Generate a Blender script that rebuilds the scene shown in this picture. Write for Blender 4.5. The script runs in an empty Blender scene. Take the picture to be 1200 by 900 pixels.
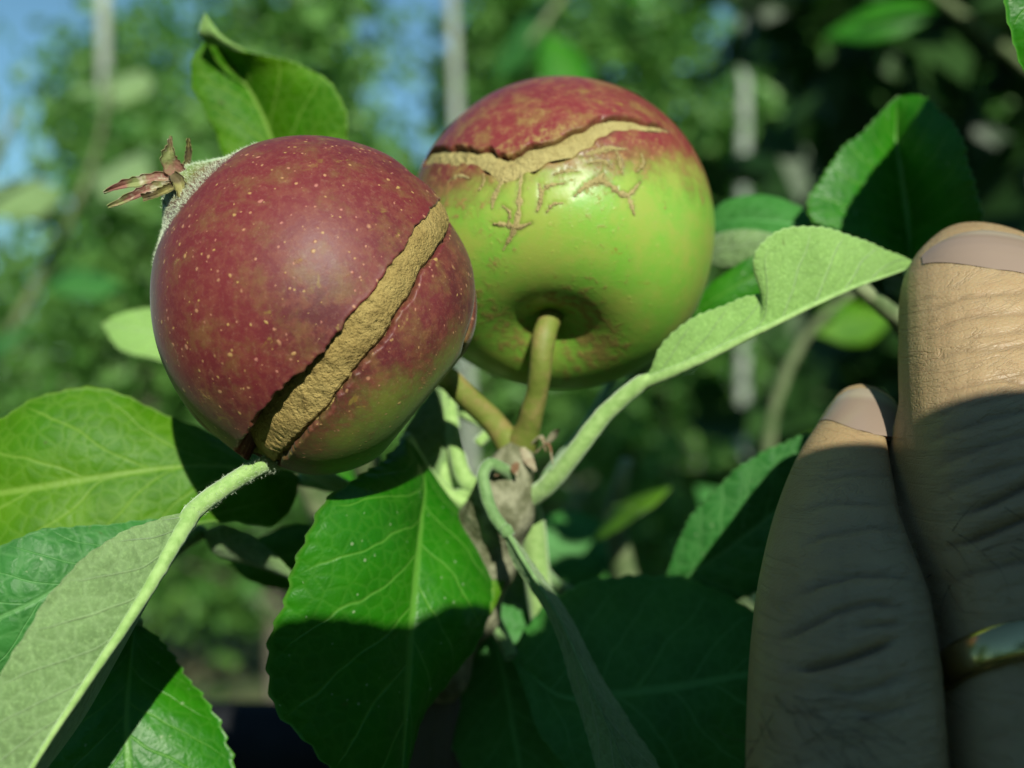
import bpy, bmesh, math, random
import numpy as np
from mathutils import Vector

random.seed(7)
rng = np.random.default_rng(11)
rad = math.radians
scene = bpy.context.scene
col = scene.collection

# ------------------------------------------------------------------ camera, sky, sun, exposure
CAM_H = 1.30                      # metres above the ground
LENS = 38.0
K = 36.0 / LENS / 1200.0          # width of one photo pixel per unit of depth
SUN_EL, SUN_AZ = rad(30), rad(12) # sun behind the photographer, a little to the right
cam_d = bpy.data.cameras.new('camera')
cam = bpy.data.objects.new('camera', cam_d)
col.objects.link(cam)
cam.location = (0, 0, CAM_H)
cam.rotation_euler = (math.pi / 2, 0, 0)
cam_d.lens = LENS
cam_d.sensor_width = 36
cam_d.clip_start = 0.004
cam_d.clip_end = 2000
cam_d.dof.use_dof = True
cam_d.dof.focus_distance = 0.098
cam_d.dof.aperture_fstop = 17.5
scene.camera = cam

TO_SUN = np.array([math.cos(SUN_EL) * math.sin(SUN_AZ), -math.cos(SUN_EL) * math.cos(SUN_AZ), math.sin(SUN_EL)])
world = bpy.data.worlds.new('World')
scene.world = world
world.use_nodes = True
wn = world.node_tree
wn.nodes.clear()
sky = wn.nodes.new('ShaderNodeTexSky')
sky.sky_type = 'NISHITA'
sky.sun_disc = False
sky.sun_elevation = SUN_EL
sky.sun_rotation = math.pi - SUN_AZ
sky.altitude = 1500
sky.dust_density = 0.0
sky.ozone_density = 0.8
bg = wn.nodes.new('ShaderNodeBackground')
bg.inputs['Strength'].default_value = 0.085
wo = wn.nodes.new('ShaderNodeOutputWorld')
wb = wn.nodes.new('ShaderNodeMix')          # the camera's white balance leans to cyan
wb.data_type = 'RGBA'; wb.blend_type = 'MULTIPLY'
wb.inputs[0].default_value = 1.0
wb.inputs[7].default_value = (0.76, 1.08, 1.03, 1)
wn.links.new(sky.outputs[0], wb.inputs[6])
wn.links.new(wb.outputs[2], bg.inputs[0])
wn.links.new(bg.outputs[0], wo.inputs[0])

sun_d = bpy.data.lights.new('sun', 'SUN')
sun_d.energy = 5.0
sun_d.angle = rad(0.53)
sun_d.color = (1.0, 0.99, 0.84)
sun = bpy.data.objects.new('sun', sun_d)
col.objects.link(sun)
sun.rotation_euler = Vector(TO_SUN).to_track_quat('Z', 'Y').to_euler()
sun.location = (3, -6, 7)

scene.view_settings.view_transform = 'Standard'
scene.view_settings.look = 'None'
scene.view_settings.exposure = 0.32
scene.view_settings.gamma = 1.0
scene.cycles.max_bounces = 8
scene.cycles.transparent_max_bounces = 8

# ------------------------------------------------------------------ helpers (centimetres: x right, y depth, z up, camera at 0)
def P(px, py, d):
    return np.array([(px - 600) * K * d, d, (450 - py) * K * d])

def PP(pts):
    return np.array([P(*p[:3]) for p in pts])

def project(V):
    d = np.maximum(V[:, 1], 0.01)
    return 600 + V[:, 0] / (K * d), 450 - V[:, 2] / (K * d)

def to_world(v):
    v = np.asarray(v, float) * 0.01
    return (v[0], v[1], v[2] + CAM_H)

def nrm(a):
    return a / np.maximum(np.linalg.norm(a, axis=-1, keepdims=True), 1e-9)

def spline(pts, n, param=None):
    """Catmull-Rom through pts (any dimension), n+1 samples at even chord length."""
    p = np.asarray(pts, float)
    if len(p) == 2:
        t = np.linspace(0, 1, n + 1)[:, None]
        return p[0] * (1 - t) + p[1] * t
    seg = np.sqrt(np.maximum(np.linalg.norm(np.diff(p[:, :3], axis=0), axis=1), 1e-6))
    kn = np.concatenate([[0], np.cumsum(seg)])
    m = np.zeros_like(p)
    m[1:-1] = ((p[2:] - p[1:-1]) / (kn[2:] - kn[1:-1])[:, None] * (kn[1:-1] - kn[:-2])[:, None] +
               (p[1:-1] - p[:-2]) / (kn[1:-1] - kn[:-2])[:, None] * (kn[2:] - kn[1:-1])[:, None]) / (kn[2:] - kn[:-2])[:, None]
    m[0] = (p[1] - p[0]) / (kn[1] - kn[0])
    m[-1] = (p[-1] - p[-2]) / (kn[-1] - kn[-2])
    def ev(T):
        i = np.clip(np.searchsorted(kn, T, side='right') - 1, 0, len(p) - 2)
        h = (kn[i + 1] - kn[i])
        s = ((T - kn[i]) / h)[:, None]
        h = h[:, None]
        return ((2 * s**3 - 3 * s**2 + 1) * p[i] + (s**3 - 2 * s**2 + s) * h * m[i] +
                (-2 * s**3 + 3 * s**2) * p[i + 1] + (s**3 - s**2) * h * m[i + 1])
    T = np.linspace(0, kn[-1], 8 * n + 1)
    q = ev(T)
    L = np.concatenate([[0], np.cumsum(np.linalg.norm(np.diff(q[:, :3], axis=0), axis=1))])
    tt = np.interp(np.linspace(0, L[-1], n + 1), L, T)
    return ev(tt)

def sines(p, freq, seed, n=7):
    """smooth pseudo noise, about -1..1, for arrays of points"""
    r = np.random.default_rng(seed)
    p = np.asarray(p, float)
    out = np.zeros(p.shape[:-1])
    for i in range(n):
        k = r.normal(size=p.shape[-1]); k /= np.linalg.norm(k)
        out += np.sin(p @ k * freq * r.uniform(0.6, 1.6) + r.uniform(0, 6.28))
    return out / n * 1.7

def grid_quads(nu, nv, closed=False, base=0):
    """nu x nv vertices (u major); closed wraps v"""
    i = np.arange(nu - 1)[:, None]
    j = np.arange(nv if closed else nv - 1)[None, :]
    j2 = (j + 1) % nv
    f = np.stack([i * nv + j, i * nv + j2, (i + 1) * nv + j2, (i + 1) * nv + j], -1)
    return f.reshape(-1, 4) + base

def mesh_obj(name, V, quads, mats, parent=None, org=None, tris=None, midx=None, uv=None, attrs=None, smooth=True):
    """V in cm from the camera; org (cm) is the object's own origin (or its root's)."""
    V = np.asarray(V, float)
    if parent is not None:
        base = np.array(parent['_o']) if '_o' in parent else np.zeros(3)
    else:
        base = np.asarray(org if org is not None else V.mean(0), float)
    me = bpy.data.meshes.new(name)
    quads = np.asarray(quads, np.int32).reshape(-1, 4)
    nt = 0 if tris is None else len(tris)
    nq = len(quads)
    loops = quads.ravel()
    if nt:
        loops = np.concatenate([loops, np.asarray(tris, np.int32).ravel()])
    me.vertices.add(len(V))
    me.vertices.foreach_set('co', ((V - base) * 0.01).astype(np.float32).ravel())
    me.loops.add(len(loops))
    me.loops.foreach_set('vertex_index', loops.astype(np.int32))
    me.polygons.add(nq + nt)
    ls = np.concatenate([np.arange(nq) * 4, nq * 4 + np.arange(nt) * 3]).astype(np.int32)
    me.polygons.foreach_set('loop_start', ls)
    if not isinstance(mats, (list, tuple)):
        mats = [mats]
    for m in mats:
        me.materials.append(m)
    if midx is not None:
        me.polygons.foreach_set('material_index', np.asarray(midx, np.int32))
    me.update(calc_edges=True)
    me.validate()
    me.polygons.foreach_set('use_smooth', np.full(len(me.polygons), smooth))
    if uv is not None:
        l = me.uv_layers.new(name='UVMap')
        l.data.foreach_set('uv', np.asarray(uv, np.float32)[loops].ravel())
    for k, a in (attrs or {}).items():
        a = np.asarray(a, np.float32)
        if a.ndim == 1:
            me.attributes.new(k, 'FLOAT', 'POINT').data.foreach_set('value', a)
        else:
            me.attributes.new(k, 'FLOAT_VECTOR', 'POINT').data.foreach_set('vector', a.ravel())
    o = bpy.data.objects.new(name, me)
    col.objects.link(o)
    o['_o'] = [float(x) for x in base]
    if parent is not None:
        o.parent = parent
    else:
        o.location = to_world(base)
    return o

def tag(o, label=None, cat=None, group=None, kind=None):
    if label: o['label'] = label
    if cat: o['category'] = cat
    if group: o['group'] = group
    if kind: o['kind'] = kind
    return o

def thing(name, loc, label, cat, group=None):
    o = bpy.data.objects.new(name, None)
    o.empty_display_size = 0.01
    col.objects.link(o)
    o['_o'] = [float(x) for x in loc]
    o.location = to_world(loc)
    return tag(o, label, cat, group)

def tube_geo(pts, radii, n=60, k=12, bump=0.0, seed=0, flat=1.0):
    q = np.concatenate([np.asarray(pts, float), np.asarray(radii, float)[:, None]], 1)
    q = spline(q, n)
    C, r = q[:, :3], np.maximum(q[:, 3], 0.001)
    T = nrm(np.gradient(C, axis=0))
    ref = np.array([0.31, -0.9, 0.3])
    A = nrm(np.cross(T, ref)); B = np.cross(A, T)
    a = np.linspace(0, 2 * np.pi, k, endpoint=False)
    ring = np.cos(a)[None, :, None] * A[:, None] + flat * np.sin(a)[None, :, None] * B[:, None]
    rr = r[:, None, None] * np.ones((1, k, 1))
    V = C[:, None] + ring * rr
    if bump:
        V = V + ring * (sines(V, 2.2 / r.mean(), seed) * bump)[..., None] * rr
    V = V.reshape(-1, 3)
    F = grid_quads(n + 1, k, True)
    c0, c1 = len(V), len(V) + 1
    V = np.vstack([V, C[0] - T[0] * r[0] * .4, C[-1] + T[-1] * r[-1] * .4])
    tr = [(c0, (j + 1) % k, j) for j in range(k)] + [(c1, n * k + j, n * k + (j + 1) % k) for j in range(k)]
    uv = np.stack([np.repeat(np.linspace(0, 1, n + 1), k), np.tile(a / 6.2832, n + 1)], 1)
    uv = np.vstack([uv, [0, 0], [1, 0]])
    return V, F, tr, uv

def tube(name, pts, radii, m, parent=None, n=60, k=12, bump=0.0, seed=0, org=None, flat=1.0):
    V, F, tr, uv = tube_geo(pts, radii, n, k, bump, seed, flat)
    return mesh_obj(name, V, F, m, parent, org if org is not None else pts[0], tris=tr, uv=uv)

# ------------------------------------------------------------------ materials
class NT:
    def __init__(s, name):
        s.mat = bpy.data.materials.new(name)
        s.mat.use_nodes = True
        s.t = s.mat.node_tree
        s.t.nodes.clear()
    def n(s, typ, ins=None, **props):
        nd = s.t.nodes.new(typ)
        for k, v in props.items():
            setattr(nd, k, v)
        for k, v in (ins or {}).items():
            s.put(nd.inputs[k], v)
        return nd
    def put(s, sock, v):
        if hasattr(v, 'is_output'):
            s.t.links.new(v, sock)
        elif isinstance(v, (tuple, list)) and len(v) == 3 and sock.type == 'RGBA':
            sock.default_value = (*v, 1)
        else:
            sock.default_value = v
    def m(s, op, a, b=0.0, c=None, clamp=False):
        nd = s.n('ShaderNodeMath', {0: a, 1: b}, operation=op, use_clamp=clamp)
        if c is not None: s.put(nd.inputs[2], c)
        return nd.outputs[0]
    def mix(s, f, a, b, blend='MIX'):
        return s.n('ShaderNodeMix', {0: f, 6: a, 7: b}, data_type='RGBA', blend_type=blend).outputs[2]
    def ss(s, x, a, b, lo=0.0, hi=1.0):
        return s.n('ShaderNodeMapRange', {0: x, 1: a, 2: b, 3: lo, 4: hi}, interpolation_type='SMOOTHSTEP').outputs[0]
    def noise(s, vec, scale, detail=3.0, rough=0.55, dist=0.0):
        return s.n('ShaderNodeTexNoise', {'Vector': vec, 'Scale': scale, 'Detail': detail, 'Roughness': rough, 'Distortion': dist}).outputs[0]
    def vor(s, vec, scale, feature='F1', out='Distance', rnd=1.0):
        return s.n('ShaderNodeTexVoronoi', {'Vector': vec, 'Scale': scale, 'Randomness': rnd}, feature=feature).outputs[out]
    def obj(s):
        return s.n('ShaderNodeTexCoord').outputs['Object']
    def attr(s, name, out='Fac'):
        return s.n('ShaderNodeAttribute', attribute_name=name).outputs[out]
    def scale(s, vec, sc):
        return s.n('ShaderNodeMapping', {'Vector': vec, 'Scale': sc}).outputs[0]
    def bump(s, h, strength, dist, normal=None):
        b = s.n('ShaderNodeBump', {'Height': h, 'Strength': strength, 'Distance': dist})
        if normal is not None: s.put(b.inputs['Normal'], normal)
        return b.outputs[0]
    def pbr(s, **kw):
        return s.n('ShaderNodeBsdfPrincipled', {k.replace('_', ' '): v for k, v in kw.items()})
    def out(s, sh):
        o = s.n('ShaderNodeOutputMaterial')
        s.t.links.new(sh, o.inputs['Surface'])
        return s.mat

def leaf_mat(name, c1, c2, vein, rough=0.38, trans=0.3, tcol=(0.2, 0.5, 0.02), fuzz=False, specks=0.0, nveins=8.0, spec=0.2, net=1.0):
    g = NT(name)
    ob = g.obj()
    uvn = g.n('ShaderNodeUVMap', uv_map='UVMap')
    sp = g.n('ShaderNodeSeparateXYZ', {0: uvn.outputs[0]})
    u, v = sp.outputs[0], sp.outputs[1]
    wob = g.m('MULTIPLY', g.m('SUBTRACT', g.noise(ob, 120, 2), 0.5), 0.09)
    s_ = g.m('ABSOLUTE', g.m('SUBTRACT', g.m('MULTIPLY', v, 2.0), 1.0))
    ph = g.m('ADD', g.m('SUBTRACT', g.m('MULTIPLY', g.m('ADD', u, wob), nveins), g.m('MULTIPLY', g.m('POWER', s_, 0.8), 1.9)),
             g.m('MULTIPLY', g.m('GREATER_THAN', v, 0.5), 0.37))
    f = g.m('PINGPONG', ph, 0.5)
    wv = g.m('MULTIPLY_ADD', s_, -0.045, 0.075)
    vein_m = g.m('SUBTRACT', 1.0, g.ss(f, 0.0, wv))
    vein_m = g.m('MULTIPLY', vein_m, g.ss(s_, 1.0, 0.75))
    mid = g.m('SUBTRACT', 1.0, g.ss(s_, 0.012, 0.06))
    vv = g.m('MAXIMUM', mid, g.m('MULTIPLY', vein_m, 0.75))
    n1 = g.noise(ob, 260, 4)
    n2 = g.noise(ob, 60, 3)
    cells = g.vor(ob, 620, 'DISTANCE_TO_EDGE')
    cells2 = g.vor(ob, 1700, 'DISTANCE_TO_EDGE')
    netm = g.m('SUBTRACT', 1.0, g.ss(cells, 0.0, 0.16))
    base = g.mix(g.ss(n2, 0.3, 0.7), c1, c2)
    base = g.mix(g.m('MULTIPLY', g.ss(n1, 0.35, 0.75), 0.45), base, tuple(x * 0.62 for x in c1))
    base = g.mix(g.m('MULTIPLY', netm, 0.16 * net), base, vein)
    colr = g.mix(g.m('MULTIPLY', vv, 0.7), base, vein)
    # edge of the blade a little paler, brown flecks here and there
    colr = g.mix(g.m('MULTIPLY', g.ss(s_, 0.965, 1.0), 0.55), colr, vein)
    fl = g.m('MULTIPLY', g.ss(g.noise(ob, 420, 2), 0.72, 0.78), 0.5)
    colr = g.mix(fl, colr, (0.07, 0.05, 0.012))
    if specks:
        d = g.vor(ob, 900)
        sel = g.ss(g.noise(ob, 700, 1), 0.55, 0.62)
        spm = g.m('MULTIPLY', g.m('SUBTRACT', 1.0, g.ss(d, 0.10, 0.2)), sel)
        colr = g.mix(g.m('MULTIPLY', spm, specks), colr, (0.55, 0.6, 0.4))
    h = g.m('ADD', g.m('MULTIPLY', vv, -0.8 if not fuzz else 0.9), g.m('MULTIPLY', g.ss(cells, 0.0, 0.35), 0.55 * net))
    h = g.m('ADD', h, g.m('MULTIPLY', g.ss(cells2, 0.0, 0.4), 0.16))
    h = g.m('ADD', h, g.m('MULTIPLY', n1, 0.5))
    if fuzz:
        fz = g.noise(g.scale(ob, (1.0, 1.0, 1.0)), 3000, 3, 0.75)
        h = g.m('ADD', h, g.m('MULTIPLY', fz, 0.7))
        colr = g.mix(g.m('MULTIPLY', g.ss(fz, 0.45, 0.7), 0.34), colr, tuple(min(1, x * 1.7) for x in c2))
    bp = g.bump(h, 0.9 if fuzz else 0.6, 0.00017 if fuzz else 0.00013)
    rgh = g.m('MULTIPLY_ADD', n1, 0.22, rough - 0.1)
    p = g.pbr(Base_Color=colr, Roughness=rgh, Normal=bp, Specular_IOR_Level=spec)
    if fuzz:
        p.inputs['Sheen Weight'].default_value = 0.45
        p.inputs['Sheen Roughness'].default_value = 0.5
        p.inputs['Sheen Tint'].default_value = (0.8, 0.95, 0.75, 1)
    tr = g.n('ShaderNodeBsdfTranslucent', {'Color': g.mix(0.35, g.mix(g.m('MULTIPLY', vv, 0.6), tcol, tuple(x * 0.6 for x in tcol)), colr), 'Normal': bp})
    mx = g.n('ShaderNodeMixShader', {0: trans, 1: p.outputs[0], 2: tr.outputs[0]})
    return g.out(mx.outputs[0])

M_TOP = leaf_mat('leaf_glossy_green', (0.012, 0.130, 0.002), (0.026, 0.180, 0.003), (0.12, 0.31, 0.04), rough=0.40, trans=0.22, specks=0.3, net=0.7, spec=0.28)
M_LIME = leaf_mat('leaf_yellow_green', (0.045, 0.180, 0.003), (0.100, 0.240, 0.004), (0.23, 0.39, 0.06), rough=0.5, trans=0.35, tcol=(0.3, 0.6, 0.02), nveins=6.0)
M_BLUE = leaf_mat('leaf_blue_green', (0.024, 0.130, 0.022), (0.042, 0.185, 0.036), (0.13, 0.32, 0.10), rough=0.46, trans=0.2, net=1.3, specks=0.3)
M_DARK = leaf_mat('leaf_dark_green', (0.034, 0.165, 0.026), (0.052, 0.205, 0.034), (0.12, 0.36, 0.10), rough=0.5, trans=0.2)
M_UNDER = leaf_mat('leaf_downy_underside', (0.145, 0.245, 0.085), (0.205, 0.320, 0.125), (0.31, 0.45, 0.21), rough=0.75, trans=0.25, fuzz=True, spec=0.2, nveins=8.0, net=1.3)
M_UNDERB = leaf_mat('leaf_pale_underside', (0.23, 0.42, 0.10), (0.29, 0.49, 0.135), (0.40, 0.60, 0.25), rough=0.7, trans=0.3, fuzz=True, spec=0.25, nveins=9.0, net=0.5)

def simple(name, c1, c2, scale=300, rough=0.6, bumpd=0.0003, detail=4, sheen=0.0, stretch=(1, 1, 1), spec=0.4, lo=0.35, hi=0.65):
    g = NT(name)
    ob = g.scale(g.obj(), stretch)
    n = g.noise(ob, scale, detail, 0.6)
    nb = g.noise(ob, scale * 3.1, detail, 0.6)
    c = g.mix(g.ss(n, lo, hi), c1, c2)
    p = g.pbr(Base_Color=c, Roughness=rough, Normal=g.bump(g.m('ADD', n, g.m('MULTIPLY', nb, 0.5)), 0.8, bumpd), Specular_IOR_Level=spec)
    if sheen:
        p.inputs['Sheen Weight'].default_value = sheen
        p.inputs['Sheen Tint'].default_value = (0.85, 1, 0.8, 1)
    return g.out(p.outputs[0])

M_PETIOLE = simple('petiole_downy_green', (0.20, 0.34, 0.09), (0.28, 0.43, 0.14), 900, 0.75, 0.0001, sheen=0.5)
M_PETDARK = simple('petiole_grey_green', (0.10, 0.20, 0.06), (0.16, 0.28, 0.10), 900, 0.7, 0.0001, sheen=0.4)
M_STEM = simple('fruit_stalk', (0.15, 0.19, 0.030), (0.23, 0.19, 0.06), 420, 0.6, 0.0002, lo=0.4, hi=0.7)
M_TWIG = simple('spur_bark', (0.09, 0.095, 0.045), (0.25, 0.25, 0.16), 380, 0.8, 0.0006)
M_BARK = simple('tree_bark', (0.07, 0.06, 0.045), (0.16, 0.14, 0.11), 40, 0.9, 0.004, stretch=(1, 1, 0.3))
M_SHOOT = simple('green_shoot_bark', (0.09, 0.14, 0.05), (0.20, 0.24, 0.12), 200, 0.7, 0.0003)
M_HAIRW = simple('pale_down', (0.5, 0.6, 0.42), (0.6, 0.68, 0.5), 100, 0.8, 0.0)
M_SCALE = simple('dry_bud_scale', (0.12, 0.06, 0.025), (0.32, 0.30, 0.20), 500, 0.8, 0.0002)

# ------------------------------------------------------------------ leaf builder
def leaf(name, parent, Lp, Mp, Rp, front, back, nu=130, nv=15, bulge=0.06, wav=0.03, serr=0.03, teeth=26, seed=1,
         petiole=None, pr=(0.07, 0.09), pm=None, midrib=0.0, label=None, vein_amp=0.0028, raw=False, thick=0.02, curl=0.0):
    """A blade lofted between its left edge, midrib and right edge (photo pixels + depth in cm).
    front / back: material of the side towards the camera / the other side."""
    cv = (lambda q: np.asarray(q, float)) if raw else PP
    L, M, R = spline(cv(Lp), nu), spline(cv(Mp), nu), spline(cv(Rp), nu)
    u = np.linspace(0, 1, nu + 1)
    T = nrm(np.gradient(M, axis=0))
    N0 = nrm(np.cross(T, R - L + 1e-6 * np.array([1, 0.3, 0.2])))
    for i in range(1, len(N0)):                      # keep the normal from flipping at the ends
        if N0[i] @ N0[i - 1] < 0: N0[i] = -N0[i]
    if N0[nu // 2] @ (-M[nu // 2]) < 0: N0 = -N0
    s = np.linspace(0, 1, nv + 1) ** 0.9
    def side(E, sg):
        D = E - M
        w = np.linalg.norm(D, axis=1)
        saw = (u * teeth + 0.3 * np.sin(u * 9 + seed + sg)) % 1.0
        tooth = np.where(saw < 0.72, saw / 0.72, (1 - saw) / 0.28)
        rag = 0.02 * np.sin(u * 23 + seed * 2.1 + sg) + 0.014 * np.sin(u * 51 + seed)
        ex = (tooth - 0.5) * serr * 2 + rag
        ex *= np.clip(np.minimum(u, 1 - u) * 12, 0, 1)
        amp = np.clip(w.mean() / np.maximum(w, 1e-3), 0, 2.0)
        ff = s[None, :] * (1 + (ex * amp)[:, None] * np.clip((s[None, :] - 0.7) / 0.3, 0, 1) ** 1.5)
        Q = M[:, None] + D[:, None] * ff[..., None]
        Nn = N0[:, None]
        hgt = bulge * w[:, None] * 4 * s * (1 - s)
        ph = u[:, None] * 8 - 1.9 * s[None, :] ** 0.8 + (0.37 if sg > 0 else 0)
        hgt = hgt + vein_amp * np.cos(2 * np.pi * ph + np.pi) * np.clip(w[:, None] * 2, 0, 1.2) * np.minimum(1, s * 5) * (front is not M_UNDER)
        hgt = hgt + wav * w.max() * sines(np.stack(np.broadcast_arrays(u[:, None] * 9, s[None, :] * 2.2 * sg + 3), -1), 1.0, seed + 3) * s ** 1.5
        hgt = hgt + curl * w[:, None] * s ** 3
        return Q + Nn * hgt[..., None]
    A = side(L, -1)[:, ::-1]
    B = side(R, 1)[:, 1:]
    S = np.concatenate([A, B], 1)
    nvt = S.shape[1]
    vv = np.concatenate([0.5 - 0.5 * s[::-1], 0.5 + 0.5 * s[1:]])
    Tu = np.gradient(S, axis=0); Tv = np.gradient(S, axis=1)
    N = nrm(np.cross(Tu, Tv) + 1e-9)
    if (N * N0[:, None]).sum() < 0: N = -N
    th = thick * (0.35 + 0.65 * np.sin(np.pi * vv)[None, :, None]) * 0.5
    top, bot = (S + N * th).reshape(-1, 3), (S - N * th).reshape(-1, 3)
    n1 = len(top)
    F = grid_quads(nu + 1, nvt)
    e1 = np.arange(nu) * nvt
    rim = np.concatenate([np.stack([e1, e1 + nvt, e1 + nvt + n1, e1 + n1], 1),
                          np.stack([e1 + nvt - 1, e1 + nvt - 1 + n1, e1 + 2 * nvt - 1 + n1, e1 + 2 * nvt - 1], 1)])
    # orient the faces so that the front sheet looks along N
    i0 = F[len(F) // 2]
    fn = np.cross(top[i0[1]] - top[i0[0]], top[i0[3]] - top[i0[0]])
    if fn @ N.reshape(-1, 3)[i0[0]] > 0: Ft, Fb = F, F[:, ::-1] + n1
    else: Ft, Fb = F[:, ::-1], F + n1
    uv = np.stack(np.meshgrid(u, vv, indexing='ij'), -1).reshape(-1, 2)
    o = mesh_obj(name, np.vstack([top, bot]), np.concatenate([Ft, Fb, rim]), [front, back], parent, org=M[0],
                 midx=np.concatenate([np.zeros(len(F)), np.ones(len(F) + len(rim))]), uv=np.vstack([uv, uv]))
    if label: o['label'] = label
    if petiole is not None:
        pp = np.vstack([cv(petiole), M[3:4], M[6:7]]) if midrib else cv(petiole)
        tube('petiole', pp, np.linspace(pr[0], pr[1], len(pp)), pm or M_PETIOLE, o, n=40, k=10, bump=0.06, seed=seed)
    if midrib:
        q = M[::6]
        off = N0[::6] * (0.012 if front in (M_UNDER, M_UNDERB) else -0.012)
        tube('midrib', q + off, midrib * (0.16 + 0.84 * (1 - np.linspace(0, 1, len(q))) ** 1.7), pm or M_PETIOLE, o, n=70, k=8, bump=0.08, seed=seed)
    return o

def down(name, parent, base, direction, length, mat, count, seed, width=0.004):
    """short downy hairs: base points (n,3) with directions, as one joined part"""
    r = np.random.default_rng(seed)
    i = r.integers(0, len(base), count)
    b = base[i]; d = nrm(direction[i] + r.normal(0, 0.45, (count, 3)))
    ln = length * r.uniform(0.4, 1.2, (count, 1))
    w = nrm(np.cross(d, r.normal(size=(count, 3)))) * width
    bend = r.normal(0, 0.25, (count, 3)) * ln
    V = np.stack([b - w, b + w, b + d * ln * 0.6 + w * .6 + bend * .3, b + d * ln * 0.6 - w * .6 + bend * .3, b + d * ln + bend], 1).reshape(-1, 3)
    k = np.arange(count)[:, None] * 5
    o = mesh_obj(name, V, k + np.array([0, 1, 2, 3]), mat, parent, tris=k + np.array([3, 2, 4]))
    o['kind'] = 'stuff'
    return o

# ================================================================== SETTING: ground, posts, rows of trees
g = NT('orchard_ground')
ob = g.obj()
c = g.mix(g.ss(g.noise(ob, 1.3, 5), 0.42, 0.6), (0.035, 0.075, 0.018), (0.20, 0.17, 0.085))
c = g.mix(g.ss(g.noise(ob, 14, 5), 0.4, 0.7), c, (0.09, 0.11, 0.04))
M_GROUND = g.out(g.pbr(Base_Color=c, Roughness=0.95, Normal=g.bump(g.noise(ob, 30, 5), 0.8, 0.03)).outputs[0])
n = 40
gx = np.linspace(-1, 1, n) ** 3 * 60000
gx = np.sign(gx) * np.abs(gx)
GX, GY = np.meshgrid(gx, gx + 0, indexing='ij')
V = np.stack([GX, GY, -CAM_H * 100 + 3 * np.sin(GX * .013) * np.cos(GY * .017)], -1).reshape(-1, 3)
ground = mesh_obj('ground', V, grid_quads(n, n), M_GROUND, org=(0, 0, -130))
tag(ground, 'grassy orchard ground with dry pale patches', None, kind='structure')

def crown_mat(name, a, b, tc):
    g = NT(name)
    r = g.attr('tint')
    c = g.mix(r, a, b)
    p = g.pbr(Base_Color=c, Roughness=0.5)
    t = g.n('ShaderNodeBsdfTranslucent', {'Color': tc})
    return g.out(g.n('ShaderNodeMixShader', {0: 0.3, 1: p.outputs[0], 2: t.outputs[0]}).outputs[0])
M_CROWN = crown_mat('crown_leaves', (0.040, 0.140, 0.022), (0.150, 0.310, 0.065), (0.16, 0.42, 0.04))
M_CROWN2 = crown_mat('crown_leaves_painted_shade', (0.012, 0.045, 0.008), (0.035, 0.095, 0.016), (0.03, 0.11, 0.015))  # darker copy of the crown leaves, the near tree's shade put into the colour

def crown(name, parent, pts, size, mat, seed):
    """one folded six-vertex leaf at each point"""
    r = np.random.default_rng(seed)
    n = len(pts)
    ax = nrm(r.normal(size=(n, 3)) + np.array([0, -0.3, -0.3]))
    sd = nrm(np.cross(ax, r.normal(size=(n, 3))))
    nn = np.cross(ax, sd)
    ln = size * r.uniform(0.6, 1.25, (n, 1)); w = ln * r.uniform(0.24, 0.36, (n, 1))
    fo = nn * w * r.uniform(0.1, 0.6, (n, 1))
    V = np.stack([pts, pts + ax * ln * .35 + sd * w + fo, pts + ax * ln * .75 + sd * w * .7 + fo, pts + ax * ln,
                  pts + ax * ln * .75 - sd * w * .7 + fo, pts + ax * ln * .35 - sd * w + fo], 1).reshape(-1, 3)
    k = np.arange(n)[:, None] * 6
    Q = np.concatenate([k + np.array([0, 1, 2, 3]), k + np.array([0, 3, 4, 5])])
    o = mesh_obj(name, V, Q, mat, parent, attrs={'tint': np.repeat(np.clip(r.normal(.45, .28, n), 0, 1), 6)}, smooth=False)
    o['kind'] = 'stuff'
    return o

def apple_tree(x, y, h, spread, nleaf, label, seed, lsize=8.5, group='apple trees of the far row', mat=None, low=0.10):
    r = np.random.default_rng(seed)
    gz = -130
    t = thing('apple_tree', (x, y, gz), label, 'tree', group)
    top = np.array([x + r.normal(0, 8), y + r.normal(0, 8), gz + h])
    tube('trunk', [(x, y, gz - 4), (x + r.normal(0, 4), y, gz + h * .4), top], [5.5, 4, 1.2], M_BARK, t, n=24, k=9, bump=0.1, seed=seed)
    pts = []
    nb = 26
    for i in range(nb):
        f = low + (1 - low) * (i + r.uniform(0, 1)) / nb
        b = np.array([x, y, gz]) * (1 - f) + top * f
        a = r.uniform(0, 6.283)
        ln = spread * (1.15 - 0.75 * f) * r.uniform(0.5, 1.15)
        e = b + np.array([math.cos(a) * ln, math.sin(a) * ln, ln * r.uniform(0.05, 0.7)])
        midp = (b + e) / 2 + np.array([0, 0, ln * 0.08])
        tube('branch', [b, midp, e], [1.6, 1.0, 0.3], M_BARK, t, n=8, k=5)
        m = nleaf // nb
        q = r.uniform(0.2, 1.08, m)[:, None]
        pts.append(b * (1 - q) + e * q + r.normal(0, 1, (m, 3)) * spread * 0.17)
    crown('crown', t, np.concatenate(pts), lsize, mat or M_CROWN, seed)
    return t

far = [(-330, 470, 262), (-255, 440, 300), (-165, 480, 240), (-92, 430, 300), (-15, 470, 300), (62, 450, 285), (140, 490, 300), (215, 450, 285), (300, 480, 310),
       (-430, 720, 340), (-280, 760, 360), (-120, 740, 300), (30, 780, 350), (190, 730, 380), (340, 760, 350)]
for i, (x, y, h) in enumerate(far):
    near = i < 9
    apple_tree(x, y, h, 72 if near else 105, 5600 if near else 6500,
               'leafy apple tree in the sunlit row behind the fruit' if near else 'apple tree of the second row behind the sunlit row',
               40 + i, 8.5 if near else 12, 'apple trees of the sunlit row' if near else 'apple trees of the second row')

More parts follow.
